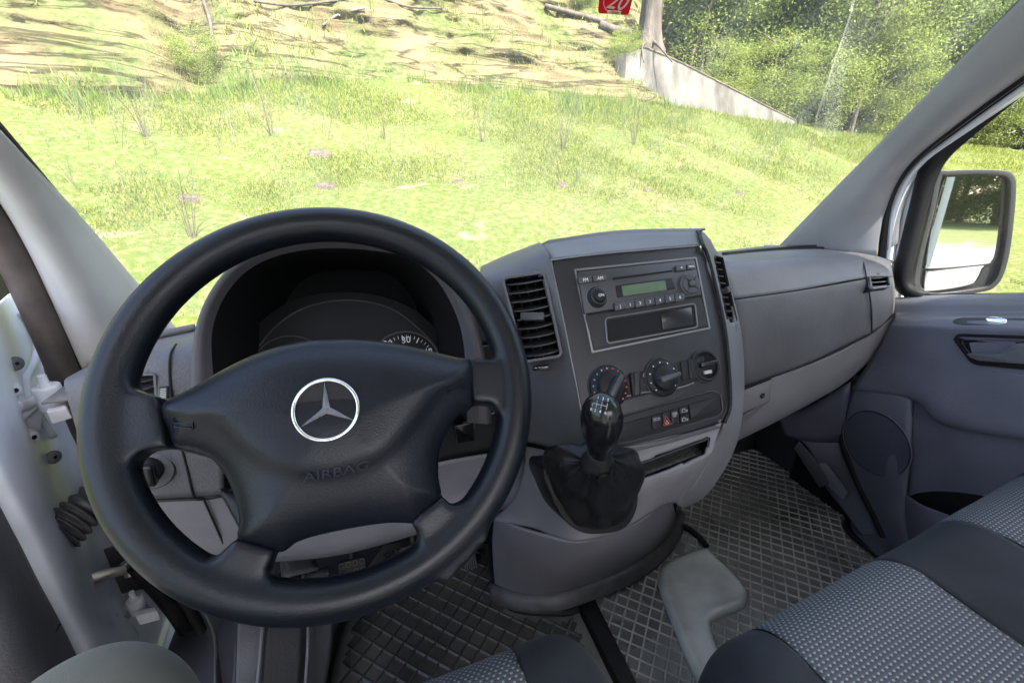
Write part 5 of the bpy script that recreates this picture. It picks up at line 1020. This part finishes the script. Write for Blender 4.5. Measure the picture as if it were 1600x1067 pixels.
# ------------------------------------------------------------------ open driver door
dd = thing('driver_door', 'open white driver door with two hinges, rubber cable boot, check strap and grey inner trim', 'door', (-.56, .7, -.95))
cols = [C for C in range(6)]
def row(*p): return [PX(*q) for q in p]
DR = [row((-70, 600, -.505), (-48, 560, -.495), (-24, 505, -.50), (6, 470, -.56), (28, 455, -.575), (46, 470, -.57)),
      row((-50, 680, -.505), (-28, 640, -.495), (-4, 590, -.50), (20, 548, -.555), (42, 520, -.572), (60, 530, -.57)),
      row((-22, 745, -.505), (0, 712, -.495), (22, 670, -.505), (40, 640, -.552), (56, 610, -.572), (76, 600, -.57)),
      row((0, 788, -.505), (24, 760, -.495), (46, 722, -.51), (66, 698, -.55), (88, 680, -.568), (124, 668, -.56)),
      row((28, 845, -.505), (54, 820, -.495), (76, 800, -.51), (94, 782, -.545), (122, 764, -.560), (160, 745, -.55)),
      row((56, 902, -.505), (82, 882, -.495), (106, 866, -.505), (128, 850, -.54), (158, 835, -.555), (200, 822, -.55)),
      row((92, 970, -.505), (116, 958, -.495), (136, 946, -.502), (156, 934, -.53), (190, 915, -.55), (240, 900, -.55)),
      row((120, 1030, -.505), (150, 1024, -.495), (172, 1010, -.50), (196, 996, -.52), (228, 980, -.545), (262, 960, -.55)),
      row((160, 1110, -.505), (190, 1110, -.495), (210, 1095, -.50), (226, 1080, -.52), (246, 1060, -.54), (290, 1030, -.55))]
patch('door_frame_end', DR, m_paintd, dd, 7, 7, .004)
tube('folded_edge', row((33, 487, -.568), (50, 510, -.566), (60, 540, -.563), (52, 570, -.560), (42, 592, -.558), (46, 620, -.556), (60, 645, -.556), (84, 682, -.556)), .006, m_paintd, dd, n=8)
box('shade_backing', (-.66, .62, -1.0), (-.62, 1.25, -.36), m_void, dd)  # added black box, stands in for the shade behind the door end
patch('shade_panel', [row((60, 520, -.60), (110, 560, -.60), (200, 640, -.60)), row((60, 640, -.60), (120, 700, -.60), (200, 760, -.60)), row((100, 800, -.59), (160, 860, -.59), (240, 900, -.59)), row((150, 950, -.59), (220, 960, -.59), (290, 1000, -.59))], m_blk, dd, 5, 5, .003)  # black sheet painted in for the shaded void beside the hinges
patch('inner_trim', [row((0, 782, -.51), (-120, 700, -.52), (-260, 600, -.6)), row((29, 842, -.509), (-60, 860, -.50), (-260, 800, -.6)), row((62, 912, -.509), (-20, 960, -.49), (-260, 960, -.6)), row((94, 972, -.509), (20, 1030, -.48), (-260, 1060, -.58)), row((122, 1028, -.509), (60, 1100, -.48), (-260, 1200, -.58))], m_dash, dd, 8, 7, .003, label='dark grey inner trim of the open door')
tube('trim_split', row((93, 975, -.503), (84, 990, -.496), (70, 1002, -.49)), .0015, m_void, dd, n=6)
patch('dark_window_corner', [row((-80, 300, -.60), (-5, 370, -.60), (48, 470, -.60)), row((-80, 510, -.60), (-10, 500, -.60), (30, 484, -.60))], m_blk, dd, 4, 4, .003)
def bolt(par, x, y, X, r, ax=(1, -.5, .1), mt=None, h=.006):
    p = PX(x, y, X); b = lathe('bolt', p, ax, [(r * 1.5, -.002), (r * 1.5, .0015), (r, .0018), (r, h), (r * .8, h + .001)], mt or m_hinge, par, 20)
    lathe('bolt_socket', p + Vector(ax).normalized() * (h + .0012), ax, [(r * .42, 0), (r * .42, .0004)], m_blk, b, 6)
m_wash = M('grey washer', (.16, .165, .17), .5)
for x, y in ((24, 568), (84, 714)): bolt(dd, x, y, -.547, .0075, mt=m_wash, h=.002)
def hinge(lab, plate_pts, arm, barrel, knuckle, b1, X):
    f = Frame(PX(*plate_pts[0], X), (1, -.45, .08)); h = plate('hinge', f, uv(f, plate_pts), -.004, .007, m_hinge, dd, r=.006, bw=.002, label=lab)
    q = [PX(*a) for a in arm]
    tube('hinge_arm', q, [.011, .009, .009, .011], m_hinge, h, n=12, sub=5)
    tube('hinge_web', [q[0] + Vector((0, 0, -.02)), q[2] + Vector((0, 0, -.008)), q[3]], [.007, .006, .007], m_hinge, h, n=10, sub=5)
    (bx, by, bX, r, l) = barrel; c = PX(bx, by, bX)
    lathe('hinge_barrel', c - Vector((0, 0, l / 2)), (0, 0, 1), [(r, 0), (r, l * .94), (r * .93, l), (r * .5, l), (r * .5, l + .004), (r * .34, l + .004), (r * .34, l + .017), (r * .28, l + .019)], m_hinge, h, 28)
    lathe('hinge_gap', c - Vector((0, 0, l / 2 + .002)), (0, 0, 1), [(r * .92, 0), (r * .92, .002)], m_blk, h, 28)
    kf_ = Frame(PX(*knuckle[0], bX + .015), (.5, -1, .1)); plate('hinge_knuckle', kf_, uv(kf_, knuckle), -.012, .004, m_hinge, h, r=.003, bw=.002)
    u = [sum(a[0] for a in knuckle) / len(knuckle), sum(a[1] for a in knuckle) / len(knuckle)]; bolt(h, u[0], u[1], bX + .02, .006, (.5, -1, .1), h=.004)
    for x, y in b1: bolt(h, x, y, X + .012, .0095, (1, -.45, .08), h=.009)
hinge('upper door hinge', [(2, 602), (14, 600), (36, 625), (62, 640), (57, 682), (38, 700), (30, 698), (8, 640)], [(22, 636, -.545), (44, 632, -.54), (60, 622, -.535), (76, 616, -.53)], (79, 620, -.505, .0170, .040), [(72, 642), (104, 635), (114, 652), (82, 662)], [(16, 610), (45, 683)], -.555)
hinge('lower door hinge', [(166, 942), (176, 940), (212, 985), (216, 1020), (204, 1024), (176, 1015), (160, 970)], [(184, 966, -.545), (192, 956, -.542), (202, 948, -.538), (212, 944, -.535)], (214, 944, -.515, .0145, .034), [(211, 960), (246, 952), (250, 966), (218, 974)], [(172, 966), (194, 1014)], -.553)
patch('lower_hinge_pocket', [row((196, 968, -.55), (230, 962, -.55), (252, 975, -.55)), row((200, 1010, -.552), (232, 1000, -.552), (262, 1000, -.55)), row((214, 1036, -.55), (226, 1044, -.55), (236, 1030, -.55))], m_paintd, dd, 6, 6, .004)
# cable boot
cbp = [PX(88, 832, -.535), PX(104, 822, -.52), PX(118, 808, -.51), PX(132, 795, -.505), PX(150, 776, -.50)]
C_ = cr(cbp, 14); vv = []; ff = []; n = 26; fr_b = Frame(C_[0], (C_[-1] - C_[0]).normalized())
for i, c in enumerate(C_):
    t = i / (len(C_) - 1); r = .032 * (1 - .25 * t) * (1 + .11 * cos(t * 2 * pi * 5)) * (1.05 if t < .04 else 1)
    for k in range(n): a = 2 * pi * k / n; vv.append(c + fr_b.e1 * r * cos(a) + fr_b.e2 * r * 1.15 * sin(a))
for i in range(len(C_) - 1):
    for k in range(n): ff.append((i * n + k, i * n + (k + 1) % n, (i + 1) * n + (k + 1) % n, (i + 1) * n + k))
ff += [tuple(range(n))[::-1], tuple(range(len(vv) - n, len(vv)))]
raw('cable_boot', vv, ff, m_rub, dd, True, 'ribbed dark rubber cable boot')
# black box and check strap
bfm = Frame(PX(190, 895, -.545), (1, -.5, .1)); plate('strap_housing', bfm, uv(bfm, [(140, 862), (188, 852), (232, 905), (232, 918), (170, 932), (148, 890)]), -.03, .002, m_rub, dd, r=.008, bw=.004)
plate('strap_slot', bfm, uv(bfm, [(108, 884), (114, 880), (136, 930), (140, 952), (134, 950), (118, 925)]), -.003, .0085, m_void, dd, r=.003, bw=0)
cs = Frame(PX(160, 900, -.525), (.5, -.6, .35)); A_ = uv(cs, [(122, 911), (140, 896), (165, 888), (196, 883), (199, 897), (168, 903), (145, 914), (132, 925)])
plate('check_strap', cs, A_, -.0025, .0025, m_steel, dd, r=.002, bw=.0008, label='satin steel door check strap')
c = PX(199, 890, -.517); lathe('strap_pin', c - Vector((0, 0, .014)), (0, .1, 1), [(.008, 0), (.009, .001), (.009, .003), (.0065, .004), (.0065, .026), (.009, .027), (.009, .030), (.005, .032)], m_steel, dd, 20)
# ------------------------------------------------------------------ sills and footwell
sill = thing('door_sill', 'grey sill trim and black rubber seal beside the footrest at the driver side', 'sill', (-.45, .4, -.95))
tube('sill_seal', [PX(215, 880, -.50), PX(262, 935, -.49), PX(295, 985, -.475), PX(310, 1040, -.455), PX(313, 1120, -.42), PX(312, 1200, -.40)], .019, m_seal, sill, n=14)
tube('sill_seal', [PX(232, 880, -.46), PX(280, 925, -.46), PX(314, 985, -.445), PX(326, 1040, -.43), PX(327, 1120, -.40), PX(325, 1200, -.38)], .011, m_seal, sill, n=14)
box('white_sill', (-.62, .30, -1.12), (-.50, 1.2, -1.02), m_paint, sill, .01)
patch('sill_trim', [[PX(290, 920, -.46), PX(330, 985, -.42), PX(334, 1060, -.385), PX(333, 1160, -.35)], [PX(325, 900, -.44), PX(352, 985, -.40), PX(356, 1060, -.37), PX(352, 1160, -.34)], [PX(385, 870, -.42), PX(372, 985, -.37), PX(370, 1060, -.345), PX(366, 1160, -.315)]], m_dash, sill, 7, 7, .004)
frp = thing('footrest', 'sloping ribbed footrest plate left of the clutch pedal', 'footrest', PZ(440, 1000, -.93))
def zy(x, y, z0, k=.0): return PZ(x, y, z0)
patch('footrest_plate', [[PY(372, 905, .80), PY(420, 898, .80), PY(470, 890, .80), PY(516, 884, .80)], [PY(371, 990, .66), PY(414, 985, .655), PY(476, 982, .655), PY(522, 980, .66)], [PY(366, 1120, .55), PY(404, 1120, .545), PY(466, 1120, .545), PY(500, 1120, .55)]], m_dash, frp, 7, 7, .004)
patch('grip_surface', [[PY(421, 900, .792), PY(469, 893, .792)], [PY(414, 985, .648), PY(474, 982, .648)], [PY(404, 1120, .538), PY(465, 1120, .538)]], m_grill, frp, 7, 7, .003)
for P in ([(417, 900, .789), (410, 985, .645), (399, 1120, .535)], [(474, 893, .789), (482, 982, .645), (474, 1120, .535)]): tube('footrest_edge', [PY(*p) for p in P], .0035, m_doorup, frp, n=8)
patch('upper_grip', [[PY(440, 905, .775), PY(500, 890, .775)], [PY(436, 866, .84), PY(490, 868, .84)]], m_grill, frp, 4, 4, .003)
kp = thing('kick_trim', 'dark grey kick panel between the passenger mat and the passenger door', 'footwell trim', (1.2, .8, -.95))
KP = [[PX(1222, 668, 1.12), PX(1262, 700, 1.14), PX(1290, 760, 1.15), PX(1320, 800, 1.16), PX(1345, 835, 1.165)], [PX(1270, 650, 1.16), PX(1290, 700, 1.165), PX(1320, 760, 1.175), PX(1345, 800, 1.18), PX(1375, 845, 1.185)], [PX(1300, 610, 1.185), PX(1312, 690, 1.19), PX(1340, 760, 1.195), PX(1365, 800, 1.2), PX(1400, 870, 1.2)]]
m_kick = M('kick trim plastic', (.058, .058, .078), .5, .4, 380, spec=.4)
patch('kick_panel', KP, m_kick, kp, 8, 6, -.004)
patch('kick_upper', [[PX(1215, 650, 1.12), PX(1255, 640, 1.14), PX(1330, 595, 1.17)], [PX(1225, 680, 1.12), PX(1270, 690, 1.15), PX(1315, 690, 1.19)]], m_kick, kp, 6, 5, -.003)
tube('door_gap', [PX(1336, 585, 1.188), PX(1320, 640, 1.19), PX(1318, 690, 1.19), PX(1342, 755, 1.188), PX(1366, 805, 1.188), PX(1392, 862, 1.188)], .009, m_seal, kp, n=8)
lad = Frame(PX(1290, 740, 1.145), (-1, -.4, .2)); plate('access_cover', lad, uv(lad, [(1248, 690), (1276, 722), (1296, 756), (1280, 762), (1262, 735), (1240, 700)], .012), .004, .010, m_foot, kp, r=.003); plate('metal_tread', lad, uv(lad, [(1272, 726), (1290, 722), (1326, 770), (1318, 782), (1296, 762)], .008), .002, .008, m_door, kp, r=.004)
patch('seat_side_tray', [CZ((1325, 815, -.93), (1350, 808, -.90), (1385, 812, -.88)), CZ((1335, 832, -.92), (1372, 842, -.90), (1400, 850, -.88)), CZ((1372, 870, -.93), (1392, 875, -.92), (1420, 890, -.90))], m_foot, kp, 6, 6, .004)
# ------------------------------------------------------------------ rubber mats with a raised diagonal lattice
m_mat = M('rubber mat', (.095, .092, .085), .32, .15, 300, var=.24, vscale=6, spec=.9, col2=(.21, .205, .19))  # lifted above black rubber so the colour carries the floor sheen
m_ridge = M('worn sheen ridge', (.25, .245, .23), .30, .1, 300, var=.24, vscale=9, spec=1, col2=(.50, .49, .46))  # ridge wear, brightened further to carry the sheen in the colour
m_matp = M('smooth mat rubber', (.42, .43, .41), .34, .15, 260, var=.11, vscale=12, spec=.8)  # worn grey raised so the colour carries the pad's sheen
def lattice(name, poly, z, parent, holes=(), mat=m_mat, dome=None, PITCHM=.0255, RIDGE=.0040, rm=None):
    """floor mat sheet: diagonal grid lines raised 3 mm over the cells, rasterised on a rotated fine grid"""
    P = [Vector(p[:2]) for p in poly]; ang = pi / 4; ca, sa = cos(ang), sin(ang)
    rot = [(p.x * ca + p.y * sa, -p.x * sa + p.y * ca) for p in P]
    lo = [min(q[i] for q in rot) for i in (0, 1)]; hi = [max(q[i] for q in rot) for i in (0, 1)]
    def lines(a, b):
        out = []; k = math.floor(a / PITCHM)
        while k * PITCHM < b + PITCHM:
            o = k * PITCHM; out += [(o - RIDGE * .5, 1), (o - RIDGE * .18, 2), (o + RIDGE * .18, 2), (o + RIDGE * .5, 1), (o + RIDGE * 1.0, 0), (o + PITCHM * .5, -1), (o + PITCHM - RIDGE * 1.0, 0)]; k += 1
        return out
    U, V = lines(lo[0], hi[0]), lines(lo[1], hi[1]); vs = []; fs = []; nv_ = len(V)
    H = {2: .0034, 1: .0010, 0: 0, -1: .0004}
    ok = np.zeros((len(U), nv_), bool)
    for i, (u, hu) in enumerate(U):
        for j, (v, hv) in enumerate(V):
            x, y = u * ca - v * sa, u * sa + v * ca; ok[i, j] = inside(x, y, P) and not any(inside(x, y, h) for h in holes)
            vs.append((x, y, z + max(H[hu], H[hv]) + (dome(x, y) if dome else 0)))
    for i in range(len(U) - 1):
        for j in range(nv_ - 1):
            if ok[i, j] and ok[i + 1, j] and ok[i, j + 1] and ok[i + 1, j + 1]: a = i * nv_ + j; fs.append((a, a + nv_, a + nv_ + 1, a + 1))
    o = raw(name, vs, fs, mat, parent, False); o.data.materials.append(rm or m_ridge)
    for p in o.data.polygons:
        if sum(vs[i][2] > z + .0009 for i in p.vertices) == 4: p.material_index = 1
    return o
MZ = -.938
def flat(px, z=MZ): return [PZ(x, y, z) for x, y in px]
pm = thing('passenger_mat', 'black rubber passenger floor mat with a raised diamond grid', 'floor mat', (.7, .5, -.945))
PO = [(1062, 776), (1110, 715), (1150, 690), (1210, 665), (1232, 678), (1262, 735), (1300, 775), (1340, 800), (1322, 820), (1330, 838), (1385, 880), (1500, 960), (1500, 1180), (1090, 1180), (1030, 1067), (1010, 1030)]
PO = [(908, 934), (1000, 893), (1052, 848), (1052, 832), (1060, 778), (1115, 712), (1150, 690), (1214, 664), (1236, 682), (1262, 735), (1300, 775), (1340, 802), (1322, 822), (1330, 838), (1400, 892), (1540, 990), (1540, 1250), (1080, 1250), (995, 1080)]
pp = [p for p in flat(PO)]
def base_sheet(name, P, z0, z1, mt, par, bw=.002): return plate(name, Frame((0, 0, 0), (0, 0, 1), (0, 1, 0)), [(p.x, p.y) for p in P] if abs(Frame((0, 0, 0), (0, 0, 1), (0, 1, 0)).e1.x - 1) < 1e-6 else [(-p.x, -p.y) for p in P], z0, z1, mt, par, bw=bw)
base_sheet('mat_base', pp, -.9515, MZ - .001, m_mat, pm)
HP = [(1050, 876), (1098, 858), (1112, 866), (1160, 915), (1165, 940), (1158, 952), (1120, 968), (1110, 985), (1140, 1067), (1175, 1150), (1120, 1150), (1095, 1085), (1068, 1020), (1034, 935), (1028, 905), (1034, 888)]
hp = [p[:2] for p in cr([Vector(p[:2] + (0,)) if False else Vector((p.x, p.y, 0)) for p in flat(HP)], 4, True)]
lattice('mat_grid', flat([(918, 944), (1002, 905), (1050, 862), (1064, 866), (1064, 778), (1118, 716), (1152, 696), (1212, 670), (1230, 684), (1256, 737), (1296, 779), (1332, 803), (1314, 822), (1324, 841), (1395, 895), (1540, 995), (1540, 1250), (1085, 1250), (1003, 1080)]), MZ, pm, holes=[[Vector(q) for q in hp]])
hF = Frame((0, 0, MZ), (0, 0, 1), (0, 1, 0))
pillow('heel_pad', hF, hp, .008, lambda u, v, d: .004 + .014 * (1 - math.exp(-d / .006)) - .012 * (1 - math.exp(-max(0, d - .010) / .016)), m_matp, pm, .006, label='smooth raised hammer shaped pad worn grey, brightened for its sheen')
tube('mat_edge', [p + Vector((0, 0, .006)) for p in flat([(910, 936), (950, 922), (1002, 898), (1040, 866), (1053, 845), (1054, 828)])], .010, m_rub, pm, n=10)
tube('mat_fold', [p + Vector((0, 0, .006)) for p in flat([(1053, 828), (1070, 826), (1088, 838), (1104, 856)])], .008, m_seal, pm, n=10)
tube('mat_edge', [p + Vector((0, 0, .006)) for p in flat([(1214, 664), (1236, 690), (1260, 740), (1300, 778), (1336, 802), (1322, 820), (1332, 840), (1400, 892)])], .007, m_seal, pm, n=8)
f0 = flat([(902, 938), (926, 930), (1010, 1100), (985, 1100)]); base_sheet('mat_border', f0, MZ, MZ + .006, m_seal, pm, .003)
dm = thing('driver_mat', 'black rubber driver floor mat with a raised diamond grid and dirt', 'floor mat', (.1, .7, -.945))
DO = [(505, 1120), (528, 1000), (552, 950), (560, 905), (600, 850), (690, 838), (772, 850), (776, 905), (800, 952), (880, 962), (905, 955), (985, 1120)]
dp_ = flat(DO); base_sheet('mat_base', dp_, -.9515, MZ - .001, m_mat, dm)
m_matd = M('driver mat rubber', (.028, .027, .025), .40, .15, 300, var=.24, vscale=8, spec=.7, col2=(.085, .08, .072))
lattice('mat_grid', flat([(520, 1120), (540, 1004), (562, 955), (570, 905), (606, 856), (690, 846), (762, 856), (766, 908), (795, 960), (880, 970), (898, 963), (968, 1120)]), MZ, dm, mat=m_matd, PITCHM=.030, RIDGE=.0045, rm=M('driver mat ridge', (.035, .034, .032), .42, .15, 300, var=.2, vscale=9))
tube('mat_edge', [p + Vector((0, 0, .004)) for p in flat([(500, 1130), (524, 1000), (548, 950), (556, 905)])], .008, m_seal, dm, n=8)
tube('mat_edge', [p + Vector((0, 0, .004)) for p in flat([(768, 850), (772, 905), (798, 950), (880, 958), (903, 952)])], .008, m_seal, dm, n=8)
f0 = flat([(884, 952), (904, 938), (990, 1110), (962, 1110)]); base_sheet('floor_gap_cover', f0, -.9515, -.946, m_void, dm, 0)
# ------------------------------------------------------------------ pedals
def pedal(name, x, y, Yp, ww, hh, tilt, lab, cat='pedal', ribs='cross', rz=0):
    f = Frame(PY(x, y, Yp), (rz, -cos(tilt), sin(tilt))); t = thing(name, lab, cat, f.O)
    plate('pad', f, [(-ww, -hh), (ww, -hh), (ww, hh), (-ww, hh)], -.008, 0, m_blk, t, r=.008, bw=.002)
    if ribs == 'cross':
        for i in range(4):
            for j in range(3):
                u, v = -ww + (i + .5) * ww / 2, -hh + (j + .5) * hh / 1.5; ring('tread_link', f, circ(u, v, ww * .2, 6, hh * .27), ww * .05, 0, .003, m_rub, t, bw=0)
    else:
        for i in range(6): u = -ww + (i + .5) * ww / 3; plate('tread_rib', f, [(u - .0022, -hh * .9), (u + .0022, -hh * .9), (u + .0022, hh * .9), (u - .0022, hh * .9)], 0, .004, m_rub, t, bw=.001)
    tube('pedal_arm', [f.w(0, hh * .6, -.012), f.w(0, hh + .06, -.03) + Vector((0, 0, .03)), f.w(0, hh + .12, -.03) + Vector((0, .02, .12))], .009, m_blk, t, n=8)
pedal('clutch_pedal', 551, 893, .80, .030, .026, radians(35), 'clutch pedal with a cross pattern tread in the lower opening of the wheel')
pedal('brake_pedal', 648, 868, .80, .034, .026, radians(35), 'brake pedal mostly hidden by the wheel rim, right of the clutch pedal')
pedal('accelerator_pedal', 735, 880, .80, .017, .035, radians(40), 'narrow ribbed accelerator pedal beside the console foot', ribs='v')
# ------------------------------------------------------------------ seats
def dot_fabric():
    m = bpy.data.materials.new('dotted seat fabric'); m.use_nodes = True; t = m.node_tree; N = t.nodes; L = t.links; p = N['Principled BSDF']; p.inputs['Roughness'].default_value = .9; p.inputs['Specular IOR Level'].default_value = .15; p.inputs['Sheen Weight'].default_value = .05
    at = N.new('ShaderNodeUVMap'); at.uv_map = 'uv'
    sp = N.new('ShaderNodeSeparateXYZ'); L.new(at.outputs[0], sp.inputs[0])
    def mth(op, a, b=None, c=None):
        n = N.new('ShaderNodeMath'); n.operation = op
        for i, x in enumerate((a, b, c)):
            if x is None: continue
            if isinstance(x, (int, float)): n.inputs[i].default_value = x
            else: L.new(x, n.inputs[i])
        return n.outputs[0]
    px_, py_ = .0072, .0052
    row_ = mth('FLOOR', mth('DIVIDE', sp.outputs[1], py_)); off = mth('MULTIPLY', mth('MODULO', mth('ABSOLUTE', row_), 2.0), .5)
    fx = mth('SUBTRACT', mth('FRACT', mth('ADD', mth('DIVIDE', sp.outputs[0], px_), off)), .5); fy = mth('SUBTRACT', mth('FRACT', mth('DIVIDE', sp.outputs[1], py_)), .5)
    d = mth('SQRT', mth('ADD', mth('MULTIPLY', mth('MULTIPLY', fx, fx), 1.0), mth('MULTIPLY', mth('MULTIPLY', fy, fy), .8)))
    mr = N.new('ShaderNodeMapRange'); mr.inputs[1].default_value = .17; mr.inputs[2].default_value = .25; mr.inputs[3].default_value = 1; mr.inputs[4].default_value = 0; L.new(d, mr.inputs[0])
    nz = N.new('ShaderNodeTexNoise'); nz.inputs['Scale'].default_value = 700; L.new(at.outputs[0], nz.inputs[0])
    base = N.new('ShaderNodeMix'); base.data_type = 'RGBA'; base.inputs[6].default_value = (.046, .050, .056, 1); base.inputs[7].default_value = (.105, .112, .120, 1); L.new(mth('FRACT', mth('ADD', mth('DIVIDE', sp.outputs[1], py_), .5)), base.inputs[0])
    mx = N.new('ShaderNodeMix'); mx.data_type = 'RGBA'; L.new(mr.outputs[0], mx.inputs[0]); L.new(base.outputs[2], mx.inputs[6]); mx.inputs[7].default_value = (.28, .30, .315, 1); L.new(mx.outputs[2], p.inputs['Base Color'])
    b = N.new('ShaderNodeBump'); b.inputs['Strength'].default_value = .6; b.inputs['Distance'].default_value = .0012; L.new(mth('ADD', mr.outputs[0], mth('MULTIPLY', nz.outputs[0], .8)), b.inputs['Height']); L.new(b.outputs[0], p.inputs['Normal']); return m
m_dot = dot_fabric(); m_cloth = M('slate seat cloth', (.024, .027, .031), .95, .5, 700, spec=.10, var=.09, vscale=11, sheen=.06)
m_oliv = m_trou
def cushion(name, X0, X1, Y0, Y1, top, mt, par, front=.07, side=(.0, .0), seg=(40, 60), label=None, sag=0, skew=(0, 0, 0)):
    """upholstered block: rounded front, crowned top; side = rounding radius left / right"""
    nx, ny = seg; vs = []; fs = []; uvs = []
    prof = []
    L_ = Y1 - Y0
    for j in range(ny + 1):
        t = j / ny
        if t < .35: a = (1 - t / .35) * pi / 2 * 1.15; prof.append((Y1 - front + front * sin(a) if a < pi / 2 else Y1 - .004 * (a - pi / 2), -front + front * cos(a) if a < pi / 2 else -front - .30 * (a - pi / 2)))
        else: prof.append((Y1 - front - (L_ - front) * (t - .35) / .65, 0))
    prof = prof[::1]; acc = 0; s_ = [0]
    for j in range(1, ny + 1): acc += math.hypot(prof[j][0] - prof[j - 1][0], prof[j][1] - prof[j - 1][1]); s_.append(acc)
    for i in range(nx + 1):
        u = i / nx; x = X0 + (X1 - X0) * u; dl, dr = x - X0, X1 - x; dz = 0; ins = 0
        for dd_, r in ((dl, side[0]), (dr, side[1])):
            if r and dd_ < r: q = 1 - dd_ / r; dz -= r * .9 * (1 - sqrt(max(0, 1 - q * q))); ins += .25 * r * q ** 3
        for j in range(ny + 1):
            y, z = prof[j]; yy = y - ins + skew[0] * (x - X0) + skew[2] * (x - X0) ** 2; zz = top + z + dz + skew[1] * (x - X0) + sag * (1 - (2 * u - 1) ** 2) * (1 if z > -front * .8 else .3) + .002 * nvec(x * 9, y * 9, 2)
            vs.append((x, yy, zz)); uvs.append((x, s_[j]))
    for i in range(nx):
        for j in range(ny): a = i * (ny + 1) + j; fs.append((a, a + 1, a + ny + 2, a + ny + 1))
    o = raw(name, vs, fs, mt, par, True, label); lay = o.data.uv_layers.new(name='uv')
    for lp_ in o.data.loops: lay.data[lp_.index].uv = uvs[lp_.vertex_index]
    s = o.modifiers.new('solid', 'SOLIDIFY'); s.thickness = .02; s.offset = -1; return o
bench = thing('passenger_bench', 'double passenger bench seat with dotted grey fabric and dark slate side bolsters', 'bench seat', (.75, 0, -.95))
sk = lambda x: (.115, .0, 0)
def bsk(X): return .245 + .09 * (X - .32)
for nm, x0, x1, mt, sd_, lb, rs_ in [('side_bolster', .315, .400, m_cloth, (.055, 0), 'dark slate left bolster of the bench', .006), ('seat_panel', .400, .640, m_dot, (0, 0), 'left dotted fabric panel', 0), ('centre_panel', .640, .815, m_cloth, (0, 0), 'dark slate band between the dotted panels', -.004), ('seat_panel', .815, 1.07, m_dot, (0, 0), 'right dotted fabric panel', 0), ('side_bolster', 1.07, 1.16, m_cloth, (0, .05), 'dark slate right bolster of the bench', .004)]:
    cushion(nm, x0, x1, -.35, bsk(x0) + .012, -.500 + .02 * (x0 - .3), mt, bench, .075, sd_, (18, 70), lb, rs_ * .8, (.09, .02, 0))
for x in (.400, .640, .815, 1.07):
    y1 = bsk(x) + .012; tube('seam', [(Vector((x, y1 - .001, -.585))), Vector((x, y1 - .006, -.545)), Vector((x, y1 - .03, -.512)), Vector((x, y1 - .075, -.5005 + .02 * (x - .3))), Vector((x, y1 - .2, -.5005 + .02 * (x - .3))), Vector((x, -.3, -.5005 + .02 * (x - .3)))], .0009, m_blk, bench, n=6)
patch('seat_base', [[Vector((.34, .20, -.58)), Vector((.75, .245, -.58)), Vector((1.13, .275, -.57))], [Vector((.36, .16, -.75)), Vector((.75, .20, -.75)), Vector((1.13, .23, -.75))], [Vector((.38, .12, -.94)), Vector((.75, .15, -.94)), Vector((1.13, .18, -.94))]], m_foot, bench, 5, 5, .01)
box('seat_box', (.36, -.5, -.94), (1.13, .12, -.56), m_foot, bench, .01)
ds = thing('single_seat', 'dotted grey driver seat cushion with dark side bolsters, below the steering wheel', 'seat', (-.05, 0, -.95))
for nm, x0, x1, mt, sd_, lb, rs_ in [('side_bolster', -.30, -.20, m_cloth, (.06, 0), 'left slate bolster', .0), ('seat_panel', -.20, .105, m_dot, (0, 0), 'dotted middle panel of the driver seat', -.006), ('side_bolster', .105, .205, m_cloth, (0, .065), 'right slate bolster of the driver seat', .004)]:
    cushion(nm, x0, x1, -.35, .335, -.497, mt, ds, .07, sd_, (18, 70), lb, rs_, (0, 0, 0))
tube('seam', [Vector((.105, .334, -.58)), Vector((.105, .328, -.54)), Vector((.105, .30, -.508)), Vector((.105, .26, -.4975)), Vector((.105, 0, -.4975))], .0009, m_blk, ds, n=6)
box('seat_box', (-.27, -.5, -.94), (.17, .24, -.56), m_foot, ds, .01)
# knee of the person holding the camera
kne = PX(105, 1165, -.27)
pts = [((-.16, -.12, -.42), .088), ((-.20, .12, -.425), .085), ((-.235, .28, -.428), .078), ((kne.x, kne.y, kne.z), .088), ((kne.x - .03, kne.y + .03, kne.z - .12), .070), ((-.38, .45, -.66), .062), ((-.42, .46, -.86), .048), ((-.42, .47, -.93), .045)]
me = bpy.data.meshes.new('person'); bm = bmesh.new(); vsk = [bm.verts.new(p) for p, r in pts]
for a, b in zip(vsk, vsk[1:]): bm.edges.new((a, b))
ft_ = bm.verts.new((-.40, .62, -.935)); bm.edges.new((vsk[-1], ft_)); bm.to_mesh(me); bm.free()
per = bpy.data.objects.new('person', me); COL.objects.link(per); me.materials.append(m_trou); WO[per.name] = Vector()
sm_ = per.modifiers.new('skin', 'SKIN'); sm_.use_smooth_shade = True
for i, (p, r) in enumerate(pts + [((0, 0, 0), .04)]): me.skin_vertices[0].data[i].radius = (r, r)
me.skin_vertices[0].data[0].use_root = True
s2 = per.modifiers.new('sub', 'SUBSURF'); s2.levels = 2; s2.render_levels = 4
tag(per, 'bent knee in olive trousers at the bottom left, before the open door', 'person')
